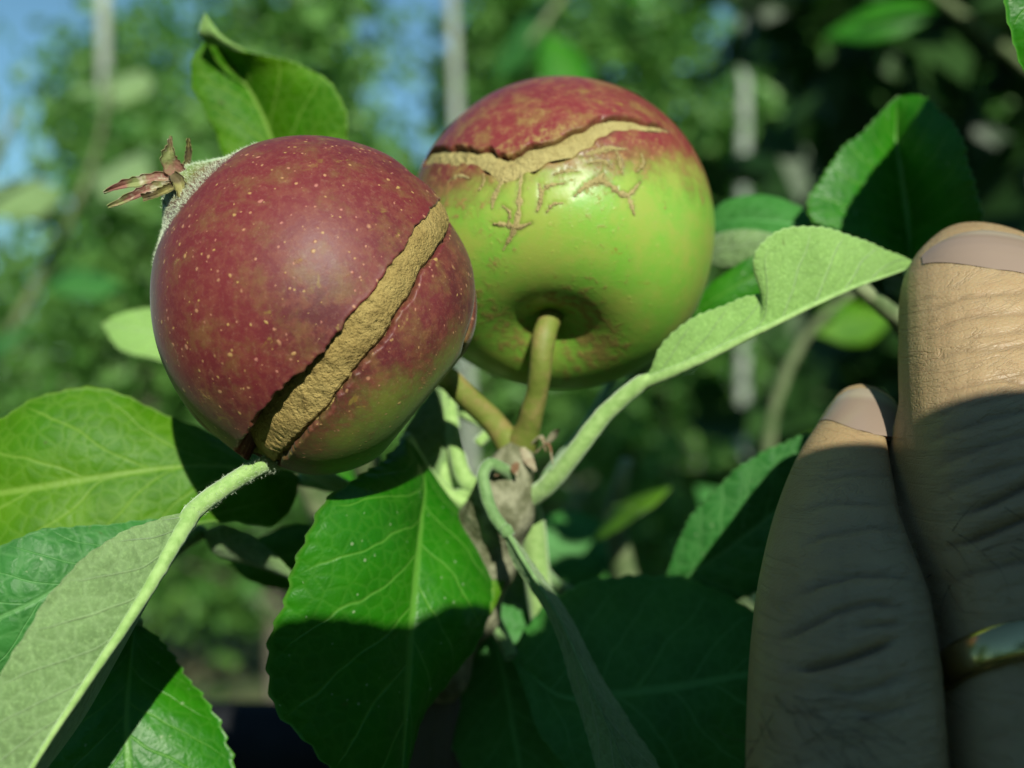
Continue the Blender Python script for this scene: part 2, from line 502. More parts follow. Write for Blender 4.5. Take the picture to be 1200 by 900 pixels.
# unseen trees behind and left of the camera, added to cut low sky light
for i, (x, y, h) in enumerate([(-420, -330, 230), (-330, -310, 240), (-240, -340, 230), (-150, -315, 240), (-60, -335, 232), (30, -320, 238), (120, -335, 230), (210, -315, 238), (300, -330, 230), (390, -320, 235), (-300, 40, 260), (-330, 160, 270), (-280, -90, 250)]):
    apple_tree(x, y, h, 75, 2600, 'leafy apple tree of an unseen row facing the sunlit row, added to dim the sky light', 90 + i, 10, 'unseen apple trees at the back, added to dim the sky light')

M_POST = simple('weathered_post', (0.24, 0.27, 0.23), (0.34, 0.37, 0.32), 25, 0.85, 0.002, stretch=(1, 1, .2))
def post(px, y, r, lean, z1, label):
    x = (px - 600) * K * y
    t = tube('orchard_post', [(x - lean * .5, y, -134), (x, y, 0), (x + lean, y, z1)], [r, r, r * .96], M_POST, n=30, k=14, bump=0.02, org=(x, y, -130))
    return tag(t, label, 'post', 'pale posts carrying the row of trees')
post(126, 520, 3.0, -2, 190, 'pale orchard post against the open blue sky beside the upright leaf')
post(548, 420, 2.2, -8, 190, 'pale leaning orchard post above the apple with branching cracks')
post(870, 400, 2.2, 1, 190, 'pale orchard post beside the dark shaded foliage')

M_PIPE = simple('black_pipe', (0.010, 0.011, 0.013), (0.016, 0.017, 0.020), 60, 0.8, 0.0003, spec=0.12)
pz = (450 - 815) * K * 26 - 1.05
pipe = tube('irrigation_pipe', [(-260, 40, pz - 3), (-30, 26.5, pz), (-5, 26, pz - .2), (24, 26.5, pz - .5), (260, 40, pz - 4)], [1.05] * 5, M_PIPE, n=120, k=20, org=(0, 26, pz))
tag(pipe, 'black irrigation pipe running level behind the lower leaves', 'pipe')

# near tree at the right, in its own crown's shade, deepened by darker leaf colour
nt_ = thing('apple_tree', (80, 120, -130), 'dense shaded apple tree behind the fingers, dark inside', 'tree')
tube('trunk', [(80, 120, -134), (78, 118, -50), (84, 122, 40), (88, 125, 150)], [6.5, 5.5, 4, 1.5], M_BARK, nt_, n=40, k=12, bump=0.12)
tube('branch', [(79, 119, -60), (50, 82, -44), (22, 45, -26), (3, 21, -14), (-0.9, 14.2, -6.5), (-1.0, 13.0, -3.4)], [2.4, 1.9, 1.3, .75, .5, .36], M_BARK, nt_, n=70, k=10, bump=0.08)
pts = []
r = np.random.default_rng(5)
while sum(map(len, pts)) < 9000:
    q = np.stack([r.uniform(18, 190, 4000), r.uniform(38, 230, 4000), r.uniform(-90, 150, 4000)], 1)
    fx, fz = q[:, 0] / q[:, 1], q[:, 2] / q[:, 1]
    inframe = (np.abs(fx) < 0.49) & (np.abs(fz) < 0.37)
    edge = 0.235 + 0.03 * np.sin(fz * 30) + 0.02 * np.sin(fz * 71)
    keep = (~inframe & (fx > 0.16 + .2 * (fz < -.2)) & (q[:, 1] > 50)) | (inframe & (fx > edge) & (q[:, 1] > 85) & (fz > -0.22))
    e = ((q[:, 0] - 95) / 100) ** 2 + ((q[:, 1] - 120) / 105) ** 2 + ((q[:, 2] - 25) / 120) ** 2
    pts.append(q[keep & (e < 1) & (sines(q, 0.09, 3) > -0.55)])
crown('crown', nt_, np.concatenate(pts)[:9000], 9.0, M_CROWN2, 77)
for k_, (a, b) in enumerate([((80, 119, -20), (40, 92, 10)), ((81, 120, 5), (52, 95, 40)), ((82, 121, 20), (118, 90, 60)), ((84, 122, 50), (70, 80, 92)), ((80, 119, -35), (125, 100, -10))]):
    a, b = np.array(a, float), np.array(b, float)
    tube('branch', [a, (a + b) / 2 + [0, 0, 3], b], [2.2, 1.5, .5], M_BARK, nt_, n=14, k=7)

# ================================================================== APPLES
class Apple:
    def __init__(s, c, R, stem_dir, prof, lump=0.012, seed=3, stretch=None):
        s.c, s.R = np.asarray(c, float), R
        s.s = nrm(np.asarray(stem_dir, float))
        s.prof, s.lump, s.seed = prof, lump, seed
        a = np.array([1.0, 0.1, 0.05])
        s.e1 = nrm(a - (a @ s.s) * s.s)
        s.e2 = np.cross(s.s, s.e1)
        s.stretch = stretch          # list of (direction, amount)
    def r0(s, d):
        ct = np.clip(d @ s.s, -1, 1)
        th = np.arccos(ct)
        r = s.prof(th) + s.lump * sines(d, 2.6, s.seed) * np.clip(th * 2, 0, 1)
        for v, a in (s.stretch or []):
            v = nrm(np.asarray(v, float)); q = d @ v
            r = r + a * (1.5 * q * q - 0.5)
        return s.R * r
    def hit(s, px, py, d_only=True):
        """direction from the centre to the surface point seen at a photo pixel"""
        ray = nrm(P(px, py, 10.0))
        R = s.R
        for _ in range(12):
            b = ray @ s.c
            q = b * b - s.c @ s.c + R * R
            t = b - math.sqrt(max(q, 0))
            d = nrm(ray * t - s.c)
            R = float(s.r0(d[None])[0])
        return d
    def path(s, pix, n):
        D = [s.hit(p[0], p[1]) for p in pix]
        w = np.array([p[2] for p in pix], float)
        q = spline(np.concatenate([np.array(D), w[:, None]], 1), n)
        return nrm(q[:, :3]), q[:, 3]

def crack_field(D, path, w):
    """signed distance (rad) from directions D to a path of directions, with t and half width there"""
    T = nrm(np.gradient(path, axis=0))
    side = nrm(np.cross(path, T))
    e = np.full(len(D), 9.0); wd = np.zeros(len(D)); tt = np.zeros(len(D))
    near = np.nonzero((D @ path.mean(0)) > -2)[0]
    for ch in np.array_split(near, max(1, len(near) // 20000)):
        dots = D[ch] @ path.T
        i = dots.argmax(1)
        df = D[ch] - path[i]
        along = np.einsum('ij,ij->i', df, T[i])
        se = np.einsum('ij,ij->i', df, side[i])
        dist = np.sqrt(se ** 2 + np.where((i == 0) | (i == len(path) - 1), along, 0) ** 2)
        e[ch] = np.where(se < 0, -dist, dist)
        wd[ch] = w[i]; tt[ch] = i / (len(path) - 1.0)
    return e, wd, tt

def sphere_dirs(ap, nt, npj):
    # denser towards the side that faces the camera
    to_cam = nrm(-ap.c)
    ph0 = math.atan2(to_cam @ ap.e2, to_cam @ ap.e1)
    x = np.linspace(-1, 1, npj, endpoint=False)
    ph = ph0 + np.pi * (0.42 * x + 0.58 * x ** 3)
    th = np.linspace(0, np.pi, nt)
    th[0], th[-1] = 1e-4, np.pi - 1e-4
    TH, PH = np.meshgrid(th, ph, indexing='ij')
    D = (np.cos(TH)[..., None] * ap.s + np.sin(TH)[..., None] * (np.cos(PH)[..., None] * ap.e1 + np.sin(PH)[..., None] * ap.e2))
    return D.reshape(-1, 3)

def strip(name, ap, parent, path, w, rfun, mat, nv=13, over=1.12):
    """corky filling of a crack: a ribbon along the path whose radius is rfun(dirs, e/w, t)"""
    n = len(path)
    T = nrm(np.gradient(path, axis=0)); side = nrm(np.cross(path, T))
    q = np.linspace(-1, 1, nv)
    D = nrm(path[:, None] + side[:, None] * (q[None, :] * (w[:, None] * over))[..., None])
    Q = np.broadcast_to(q[None, :], D.shape[:2])
    t = np.broadcast_to(np.linspace(0, 1, n)[:, None], D.shape[:2])
    r = rfun(D.reshape(-1, 3), Q.ravel(), t.ravel())
    V = ap.c + D.reshape(-1, 3) * r[:, None]
    F = grid_quads(n, nv)
    i0 = F[len(F) // 2]
    if np.cross(V[i0[1]] - V[i0[0]], V[i0[3]] - V[i0[0]]) @ D.reshape(-1, 3)[i0[0]] < 0: F = F[:, ::-1]
    return mesh_obj(name, V, F, mat, parent, attrs={'across': Q.ravel()})

# --- materials
def skin_mat(name, reds, greens, dots, dotcol, bloom, rough, russet=(0.20, 0.13, 0.04), flecks=0.5):
    g = NT(name)
    ob = g.obj()
    red = g.attr('red'); rus = g.attr('russet'); lip = g.attr('lip')
    nz = g.noise(ob, 160, 5, 0.65); nf = g.noise(ob, 900, 4, 0.7); nl = g.noise(ob, 55, 2)
    gr = g.mix(g.ss(nz, 0.35, 0.65), greens[0], greens[1])
    rd = g.mix(g.ss(nl, 0.35, 0.65), reds[0], reds[1])
    rd = g.mix(g.m('MULTIPLY', g.ss(nf, 0.42, 0.66), 0.55), rd, reds[2])
    c0 = g.noise(ob, 330, 4, 0.7)
    rd = g.mix(g.m('MULTIPLY', g.ss(c0, 0.45, 0.7), 0.4), rd, tuple(0.5 * (x + y) for x, y in zip(reds[2], greens[0])))
    rf = g.m('ADD', red, g.m('ADD', g.m('MULTIPLY', g.m('SUBTRACT', nz, 0.5), 1.3), g.m('MULTIPLY', g.m('SUBTRACT', nf, 0.5), 0.55)))
    c = g.mix(g.ss(rf, 0.12, 0.88), gr, rd)
    # russet flecks
    rr = g.m('ADD', rus, g.m('ADD', g.m('MULTIPLY', g.m('SUBTRACT', nz, 0.5), 1.5), g.m('MULTIPLY', g.m('SUBTRACT', nf, 0.5), 1.6)))
    c = g.mix(g.m('MULTIPLY', g.ss(rr, 0.42, 0.75), 0.85), c, g.mix(nf, russet, tuple(x * 1.6 for x in russet)))
    fk = g.m('MULTIPLY', g.ss(g.noise(ob, 520, 3, 0.7, 1.0), 0.62, 0.70), g.ss(g.noise(ob, 110, 2), 0.48, 0.6))
    c = g.mix(g.m('MULTIPLY', fk, flecks), c, (0.24, 0.17, 0.03))
    # lenticels of uneven size
    hs = []
    for sc, sz in ((700, 0.22), (950, 0.23), (1400, 0.24)):
        v = g.n('ShaderNodeTexVoronoi', {'Vector': g.n('ShaderNodeVectorMath', {0: ob, 1: g.n('ShaderNodeVectorMath', {0: g.n('ShaderNodeTexNoise', {'Vector': ob, 'Scale': 900.0}).outputs['Color'], 'Scale': 0.0006}, operation='SCALE').outputs[0]}, operation='ADD').outputs[0], 'Scale': float(sc)})
        rnd = g.n('ShaderNodeSeparateColor', {0: v.outputs['Color']}).outputs
        size = g.m('MULTIPLY', g.m('MULTIPLY', rnd[0], sz), g.m('GREATER_THAN', rnd[1], 0.35))
        dm = g.m('SUBTRACT', 1.0, g.ss(v.outputs['Distance'], g.m('MULTIPLY', size, 0.45), g.m('ADD', size, 0.012)))
        dm = g.m('MULTIPLY', dm, g.m('GREATER_THAN', size, 0.02))
        hs.append(dm)
        c = g.mix(g.m('MULTIPLY', dm, dots), c, g.mix(rnd[2], dotcol[0], dotcol[1]))
    c = g.mix(lip, c, (0.075, 0.045, 0.016))
    gr2 = g.noise(ob, 2600, 3, 0.75)
    c = g.mix(g.m('MULTIPLY', g.ss(gr2, 0.5, 0.75), 0.28), c, g.mix(0.5, c, (0.40, 0.26, 0.16)))
    h = g.m('ADD', g.m('ADD', g.m('MULTIPLY', nf, 0.4), g.m('MULTIPLY', gr2, 0.3)), g.m('MULTIPLY', g.m('MAXIMUM', hs[0], hs[1]), 0.4))
    h = g.m('ADD', h, g.m('MULTIPLY', g.m('MULTIPLY', g.ss(rr, 0.4, 0.8), g.noise(ob, 1500, 3)), 1.2))
    bp = g.bump(h, 0.5, 0.00012)
    p = g.pbr(Base_Color=c, Roughness=g.m('ADD', g.m('MULTIPLY_ADD', nf, 0.2, rough - 0.1), g.m('MULTIPLY', g.ss(rr, 0.4, 0.8), 0.25)), Normal=bp, Specular_IOR_Level=0.32)
    p.inputs['Sheen Weight'].default_value = bloom
    p.inputs['Sheen Roughness'].default_value = 0.35
    p.inputs['Sheen Tint'].default_value = (0.85, 0.95, 0.95, 1)
    p.inputs['Subsurface Weight'].default_value = 0.06
    p.inputs['Subsurface Radius'].default_value = (0.002, 0.001, 0.0005)
    p.inputs['Subsurface Scale'].default_value = 1.0
    return g.out(p.outputs[0])

M_SKIN1 = skin_mat('apple_skin_maroon', ((0.140, 0.019, 0.023), (0.080, 0.014, 0.018), (0.180, 0.050, 0.032)), ((0.150, 0.180, 0.026), (0.120, 0.205, 0.030)),
                   0.6, ((0.50, 0.20, 0.16), (0.50, 0.36, 0.10)), 0.07, 0.50)
M_SKIN2 = skin_mat('apple_skin_green_red', ((0.185, 0.028, 0.030), (0.135, 0.022, 0.026), (0.25, 0.085, 0.048)), ((0.27, 0.35, 0.058), (0.165, 0.38, 0.040)),
                   0.22, ((0.42, 0.34, 0.08), (0.45, 0.40, 0.12)), 0.02, 0.38, flecks=0.8)

def cork_mat(name, a, b, dark, lum=1.0):
    g = NT(name)
    ob = g.obj()
    ac = g.attr('across')
    n1 = g.noise(ob, 330, 5, 0.7); n2 = g.noise(ob, 1300, 4, 0.75); n3 = g.noise(ob, 2600, 3, 0.7)
    c = g.mix(g.ss(n1, 0.3, 0.7), a, b)
    c = g.mix(g.m('MULTIPLY', g.ss(n2, 0.5, 0.72), 0.6), c, dark)
    c = g.mix(g.m('MULTIPLY', g.ss(n3, 0.62, 0.72), 0.5), c, (0.55, 0.42, 0.16))
    h = g.m('ADD', g.m('MULTIPLY', n2, 1.0), g.m('ADD', n1, g.m('MULTIPLY', n3, 0.45)))
    return g.out(g.pbr(Base_Color=c, Roughness=0.8, Specular_IOR_Level=0.25, Normal=g.bump(h, 0.9, 0.0005)).outputs[0])
M_CORK1 = cork_mat('crack_cork_ochre', (0.37, 0.275, 0.095), (0.29, 0.205, 0.065), (0.15, 0.095, 0.030))
M_CORK2 = cork_mat('crack_cork_straw', (0.44, 0.37, 0.15), (0.37, 0.30, 0.115), (0.22, 0.16, 0.06))

M_CORK3 = cork_mat('crack_russet', (0.42, 0.35, 0.15), (0.33, 0.26, 0.10), (0.20, 0.14, 0.06))

# --- the maroon apple with one long open crack
def prof1(th):
    r = 1 - 0.30 * np.exp(-(th / 0.26) ** 2) + 0.02 * np.exp(-((th - 0.7) / 0.3) ** 2)
    tc = np.pi - th
    return r + 0.14 * np.exp(-(tc / 0.19) ** 2) + 0.045 * np.exp(-(tc / 0.45) ** 2) - 0.02 * np.exp(-((tc - 0.36) / 0.14) ** 2)
C1 = P(370, 357, 10.6)
CAL = nrm(np.array([-0.735, -0.05, 0.66]))
A1 = Apple(C1, 1.575, -CAL, prof1, 0.017, 3, [((0.1, 0, 1), 0.03)])
apple1 = thing('apple', C1 + [0, 0, -1.6], 'maroon young apple with one long ochre crack and a shrivelled calyx', 'apple')
pix = [(536, 205, 3), (528, 222, 9), (519, 242, 13), (495, 290, 16), (460, 346, 18), (420, 400, 20), (376, 452, 22), (337, 492, 24), (309, 527, 22), (297, 541, 15), (290, 548, 6)]
pth, wpx = A1.path(pix, 260)
w1 = 1.12 * wpx * K * 10 / 1.575 * (1 + 0.15 * sines(np.linspace(0, 40, 261)[:, None], 1.0, 5) + 0.05 * sines(np.linspace(0, 160, 261)[:, None], 1.0, 6))
pix2 = [(560, 335, 1.5), (557, 365, 4), (547, 400, 5), (531, 432, 4.5), (515, 462, 2)]
pth2, wpx2 = A1.path(pix2, 100)
w2 = wpx2 * K * 10 / 1.575
D = sphere_dirs(A1, 420, 560)
e, wd, tt = crack_field(D, pth, w1)
# which side is the calyx side?
sg = 1.0 if np.cross(pth[130], pth[131] - pth[129]) @ CAL > 0 else -1.0
e = e * sg
r0 = A1.r0(D)
def step1(e, tt=None):                    # the calyx half stands proud of the stalk half
    return 0.024 * np.exp(-np.clip(e, 0, 9) / 0.22) * (e > 0) + (-0.045 * np.exp(-np.clip(-e, 0, 9) / 0.12) + 0.012 * np.exp(-((-e - 0.33) / 0.16) ** 2)) * (e <= 0)
jit = 0.006 * sines(D, 40, 8) + 0.004 * sines(D, 95, 9)
inside = 1 / (1 + np.exp(np.clip((np.abs(e + jit) - wd) / 0.0035, -50, 50)))
rr = r0 * (1 + step1(e) + 0.012 * np.exp(-np.abs(np.abs(e) - wd) / 0.02) * (np.abs(e) > wd) * (wd > 0.02))
rr = rr - 1.575 * 0.20 * inside * np.clip(wd / 0.07, 0.1, 1)
e2, wd2, _ = crack_field(D, pth2, w2)
in2 = 1 / (1 + np.exp(np.clip((np.abs(e2 + jit) - wd2) / 0.004, -50, 50)))
rr = rr - 1.575 * 0.035 * in2 - 1.575 * .012 * np.exp(-(e2 / .06) ** 2)
V = A1.c + D * rr[:, None]
edge = np.exp(-((np.abs(e) - wd) / 0.012) ** 2) * (wd > 0.015)
# red blush: all but the stalk side
gdir = nrm(np.array([0.58, -0.10, -0.80]))
q = D @ gdir
redf = 1.2 - np.clip((q - 0.60) / 0.40, 0, 1) * 1.25
redf = np.where(e < 0, redf - 0.10, redf) - 1.5 * np.exp(-(np.arccos(np.clip(D @ CAL, -1, 1)) / 0.27) ** 2)
lip1 = np.clip(0.5 * edge * (0.6 + 0.5 * sines(D, 30, 12)) + in2 * 0.95 + 0.35 * np.exp(-(e2 / 0.03) ** 2) + inside * .7, 0, 1)
skin = mesh_obj('skin', V, grid_quads(420, 560, True)[:, ::-1], M_SKIN1, apple1,
                attrs={'red': redf, 'russet': 0.1 + 0.4 * np.exp(-(np.abs(e) / 0.12) ** 2) * np.clip(tt < .35, 0, 1), 'lip': lip1})
def rf1(D, Q, t):
    Qs = Q * sg
    low = np.clip((t - 0.42) / 0.4, 0, 1); low = low * low * (3 - 2 * low)
    up_ = np.clip(Qs * 0.5 + 0.5, 0, 1)
    depth = 0.030 - 0.034 * up_ * (1 - low) + 0.125 * up_ ** 1.4 * low - 0.018 * (1 - Q ** 2) + 0.02 * (Qs < -0.8) + 0.008 * sines(D, 14, 27)
    return A1.r0(D) * (1 - depth + 0.006 * sines(D, 45, 21) + 0.004 * sines(D, 110, 22))
strip('crack_flesh', A1, apple1, pth, w1, rf1, M_CORK1, nv=25, over=1.10)

# calyx tube and sepals
M_CALYX = simple('calyx_downy', (0.24, 0.36, 0.16), (0.32, 0.44, 0.22), 700, 0.8, 0.0002, sheen=0.8)
cb = P(258, 219, 10.5); ct = P(213, 224, 10.45)
calyx = tube('calyx', [cb + (cb - ct) * .9, cb, (cb * .5 + ct * .5), ct * .85 + cb * .15, ct], [0.27, 0.27, 0.235, 0.19, 0.20], M_CALYX, apple1, n=30, k=28, bump=0.07, seed=4)
def sep_mat(name, a, b, c3):
    g = NT(name); ob = g.obj()
    c = g.mix(g.ss(g.noise(ob, 420, 4), 0.4, 0.6), a, b)
    c = g.mix(g.ss(g.noise(ob, 1100, 3), 0.55, 0.7), c, c3)
    return g.out(g.pbr(Base_Color=c, Roughness=0.7, Normal=g.bump(g.noise(ob, 1500, 3), .8, .0002)).outputs[0])
M_SEP1 = sep_mat('sepal_red_green', (0.22, 0.095, 0.070), (0.19, 0.22, 0.075), (0.36, 0.33, 0.22))
M_SEP2 = sep_mat('sepal_brown', (0.10, 0.075, 0.03), (0.24, 0.22, 0.07), (0.035, 0.025, 0.015))
def sepal(mid, w, mats, seed):
    """small pointed sepal about a pixel midline, widths in px"""
    m = np.array([P(*p) for p in mid])
    T = nrm(np.gradient(m, axis=0))
    sd = nrm(np.cross(T, np.array([0.25, -1, 0.1])))
    ww = 1.15 * np.array(w)[:, None] * K * 10.4
    dep = np.array([0, -0.05, 0])
    leaf('sepal', calyx, m + sd * ww + dep, m, m - sd * ww + dep, mats, mats, nu=40, nv=5, serr=0.14, teeth=6, wav=0.3, bulge=-0.1, seed=seed, raw=True, thick=0.02, vein_amp=0)
sepal([(214, 214, 10.3), (190, 209, 10.25), (165, 213, 10.2), (143, 218, 10.15), (123, 226, 10.1)], [5, 6, 5.5, 3.5, .5], M_SEP1, 2)
sepal([(212, 218, 10.25), (185, 219, 10.1), (160, 229, 10.0), (142, 237, 9.95), (128, 243, 9.9)], [4, 5, 4, 3, 1], M_SEP1, 3)
sepal([(214, 216, 10.2), (198, 222, 10.1), (182, 229, 10.05), (168, 233, 10.0)], [4, 4, 3.5, 4], M_SEP2, 4)
sepal([(212, 206, 10.3), (203, 195, 10.25), (199, 183, 10.2), (201, 172, 10.2), (201, 160, 10.2)], [9, 9, 7, 3, .5], M_SEP1, 5)
sepal([(219, 203, 10.4), (221, 192, 10.45), (223, 178, 10.45), (222, 163, 10.4)], [3.5, 3, 3, 1], M_SEP2, 6)
sepal([(203, 204, 10.2), (211, 213, 10.1), (216, 230, 10.08), (221, 249, 10.12)], [4, 6, 4.5, 2.5], M_SEP2, 7)
sepal([(196, 228, 10.5), (203, 236, 10.35), (209, 247, 10.3), (212, 255, 10.3)], [5, 8, 5, 1], M_CALYX, 8)
# down near the calyx and along the lit rim
ok = np.nonzero((V @ np.ones(3) < 1e9) & ((D @ CAL) > 0.86) & (np.einsum('ij,ij->i', D, nrm(-V)) > -0.3))[0]
down('down', skin, V[ok], D[ok] * 0.6 + CAL * 0.5, 0.030, M_HAIRW, 8000, 3, 0.0010)

# --- the larger green and red apple with the stalk towards the viewer
def prof2(th):
    r = 1 - 0.29 * np.exp(-(th / 0.40) ** 1.9) + 0.03 * np.exp(-((th - 0.90) / 0.32) ** 2)
    tc = np.pi - th
    return r - 0.22 * np.exp(-(tc / 0.28) ** 2)
C2 = P(656, 275, 12.75)
A2 = Apple(C2, 1.80, (-0.08, -0.61, -0.79), prof2, 0.012, 9, [((1, 0, 0.1), 0.0)])
apple2 = thing('apple', C2 + [0, 0, -1.8], 'green apple flushed red on top, with jagged star-shaped cracks and its stalk showing', 'apple')
mainp = [(468, 196, 4), (480, 189, 6), (492, 186, 7.5), (512, 183, 9), (530, 183, 10), (550, 184, 9), (567, 186, 9), (580, 193, 11), (590, 198, 12), (600, 197, 12), (615, 189, 13), (632, 181, 11), (650, 176, 10.5),
         (668, 171, 12), (682, 163, 13), (697, 155, 11), (712, 147, 10.5), (728, 144, 8.5), (745, 145, 7.5), (760, 148, 5.5), (774, 150, 4), (784, 154, 1.5)]
small = [[(672, 229, 1), (688, 218, 3.6), (700, 211, 3.8), (707, 201, 1)], [(700, 212, 2), (714, 217, 3.2), (728, 226, 3.4), (738, 228, 3), (749, 214, 1)],
         [(735, 227, 2), (741, 238, 3.2), (745, 252, 1)], [(590, 208, 3), (584, 218, 4), (577, 230, 3.8), (576, 243, 1)],
         [(613, 205, 3), (609, 225, 3.2), (607, 248, 3), (602, 268, 3.2), (590, 294, 1)], [(578, 261, 1), (592, 264, 3), (606, 267, 3), (622, 262, 1)],
         [(630, 215, 1), (633, 228, 3), (633, 240, 2.6), (629, 249, 1)], [(632, 228, 2), (644, 219, 2.6), (662, 216, 1)], [(722, 176, 1), (726, 190, 2.6), (729, 204, 1)],
         [(596, 262, 1), (598, 250, 2), (590, 240, 1)], [(560, 222, 1), (568, 214, 2.4), (566, 204, 1)], [(640, 248, 1), (648, 240, 2.2), (660, 238, 1)], [(716, 196, 1), (708, 188, 2.4), (690, 190, 1)], [(650, 206, 1), (664, 200, 2.6), (680, 202, 1)], [(748, 200, 1), (754, 190, 2.4), (752, 178, 1)],
         [(676, 184, 1), (694, 180, 4), (712, 176, 4), (734, 174, 1)], [(524, 214, 1), (538, 206, 3), (552, 208, 1)]]
D = sphere_dirs(A2, 420, 560)
r0 = A2.r0(D)
rr = r0.copy()
jit = 0.018 * sines(D, 30, 18) + 0.010 * sines(D, 80, 19)
lip2 = np.zeros(len(D)); rus2 = np.zeros(len(D))
pthm, wp = A2.path(mainp, 300)
kk = K * 12 / 1.77
wm = wp * kk * (1 + 0.13 * sines(np.linspace(0, 60, 301)[:, None], 1.0, 15))
e, wd, tt = crack_field(D, pthm, wm)
upd = nrm(np.array([0, 0.3, 0.95]))
sgm = 1.0 if np.cross(pthm[150], pthm[151] - pthm[149]) @ upd > 0 else -1.0
e = e * sgm
inside = 1 / (1 + np.exp(np.clip((np.abs(e + jit) - wd) / 0.0035, -50, 50)))
rr += 1.77 * (0.014 * np.exp(-np.clip(e - wd, 0, 9) / 0.10) * (e > 0) + 0.008 * np.exp(-np.clip(-e - wd, 0, 9) / 0.05) * (e <= 0)) * np.clip(wd / .04, 0, 1)
rr -= 1.77 * 0.10 * inside * np.clip(wd / 0.05, 0.1, 1)
lip2 = np.maximum(lip2, 0.6 * np.exp(-((np.abs(e) - wd) / 0.014) ** 2) * (0.6 + 0.6 * sines(D, 26, 31)) + inside * .6)
rus2 = np.maximum(rus2, 0.34 * np.exp(-(e / 0.12) ** 2))
for sp_ in small:
    pth_, wp_ = A2.path([(p_[0] + 1.5 * math.sin(i_ * 5 + p_[1]), p_[1] + 1.5 * math.cos(i_ * 7 + p_[0]), p_[2]) for i_, p_ in enumerate(sp_)], 60)
    w_ = 1.05 * wp_ * kk * (1 + 0.4 * sines(np.linspace(0, 34, 61)[:, None], 1.0, 25 + len(sp_)))
    e_, wd_, _ = crack_field(D, pth_, w_)
    rr += 1.77 * 0.0 * np.exp(-(np.abs(np.abs(e_) - wd_ - .012) / 0.03) ** 2)
    rr -= 1.77 * 0.004 / (1 + np.exp(np.clip((np.abs(e_) - wd_) / 0.007, -50, 50)))
    lip2 = np.maximum(lip2, 0.45 * np.exp(-((np.abs(e_) - wd_) / 0.010) ** 2) * (0.6 + 0.5 * sines(D, 40, 77)))
    rus2 = np.maximum(rus2, 0.40 * np.exp(-(e_ / 0.06) ** 2))
    strip('crack', A2, apple2, pth_, w_, lambda D_, Q, t: A2.r0(D_) * (1.0055 - 0.012 * np.abs(Q) ** 2 + 0.004 * sines(D_, 60, 41)), M_CORK3, nv=9, over=1.05)
th = np.arccos(np.clip(D @ A2.s, -1, 1))
V = A2.c + D * rr[:, None]
px, py = project(V)
redf = np.clip(0.5 + (e - 0.02) * 1.0 + 0.25 * (e > 0), -0.3, 1.3)
redf = np.where(e > 8, 0, redf)
topd = D @ nrm(np.array([-0.12, 0.12, 0.98]))
redf = np.clip((topd + 0.16) / 0.56, -0.45, 1.15) + 0.15 * (e > 0) * (np.abs(e) < 1)
cav = np.exp(-((th - 0.34) / 0.26) ** 2)
rus2 = np.maximum(rus2, cav * (0.34 + 0.34 * np.clip(D @ nrm(np.array([0.9, -0.3, -0.5])), -1, 1) + 0.1 * sines(D, 9, 51)))
rus2 = np.maximum(rus2, 0.34 * np.exp(-((topd - 0.16) / 0.22) ** 2))
rus2 = np.maximum(rus2, 0.30 * np.clip(D @ nrm(np.array([-0.6, -0.8, 0.1])), 0, 1) + 0.08)
skin2 = mesh_obj('skin', V, grid_quads(420, 560, True)[:, ::-1], M_SKIN2, apple2, attrs={'red': redf, 'russet': rus2, 'lip': np.clip(lip2, 0, 1)})
def rf2(D, Q, t):
    return A2.r0(D) * (1 - 0.010 - 0.028 * np.clip(Q * sgm, 0, 1) ** 2 + 0.004 * sines(D, 50, 61) + 0.003 * sines(D, 120, 62))
strip('crack_flesh', A2, apple2, pthm, wm, rf2, M_CORK2, nv=19, over=1.12)
# shrivelled calyx on top, just visible over the rim
tc_ = A2.c - A2.s * 1.77 * 0.80
for a_ in range(5):
    an = a_ * 1.257 + .4
    dr = nrm(A2.e1 * math.cos(an) + A2.e2 * math.sin(an) - A2.s * 0.9)
    b0 = tc_ + (A2.e1 * math.cos(an) + A2.e2 * math.sin(an)) * 0.12
    sdv = nrm(np.cross(dr, A2.s)) * 0.09
    leaf('sepal', apple2, [b0, b0 + dr * .2 + sdv, b0 + dr * .55], [b0, b0 + dr * .25, b0 + dr * .55], [b0, b0 + dr * .2 - sdv, b0 + dr * .55], M_SEP2, M_SEP2, nu=16, nv=3, raw=True, seed=a_, vein_amp=0)
stem2_top = A2.c + A2.s * 1.77 * 0.66
NODE = P(606, 532, 12.35)
tube('stalk', [stem2_top, P(638, 392, 11.75), P(634, 425, 11.75), P(629, 460, 11.9), P(620, 497, 12.1), P(611, 522, 12.3)], [.13, .125, .125, .125, .14, .19], M_STEM, apple2, n=60, k=16, bump=0.06, seed=2)
st1 = A1.c + A1.s * 1.575 * 0.62
tube('stalk', [st1, P(520, 440, 11.9), P(545, 463, 12.05), P(570, 487, 12.2), P(592, 512, 12.3), NODE], [.12, .13, .13, .135, .15, .2], M_STEM, apple1, n=60, k=16, bump=0.07, seed=5)

# ================================================================== THE SPUR AND ITS LEAVES
spur = thing('fruiting_spur', (-1.0, 13.0, -3.4), 'apple spur bearing both cracked apples, with downy petioles and serrated leaves', 'twig')
tube('twig', [(-1.0, 13.0, -3.6), P(555, 690, 12.7), P(572, 630, 12.4), P(584, 592, 12.25), P(595, 562, 12.2), P(606, 537, 12.25), P(612, 518, 12.3)],
     [.40, .40, .42, .40, .33, .25, .16], M_TWIG, spur, n=120, k=24, bump=0.20, seed=9)
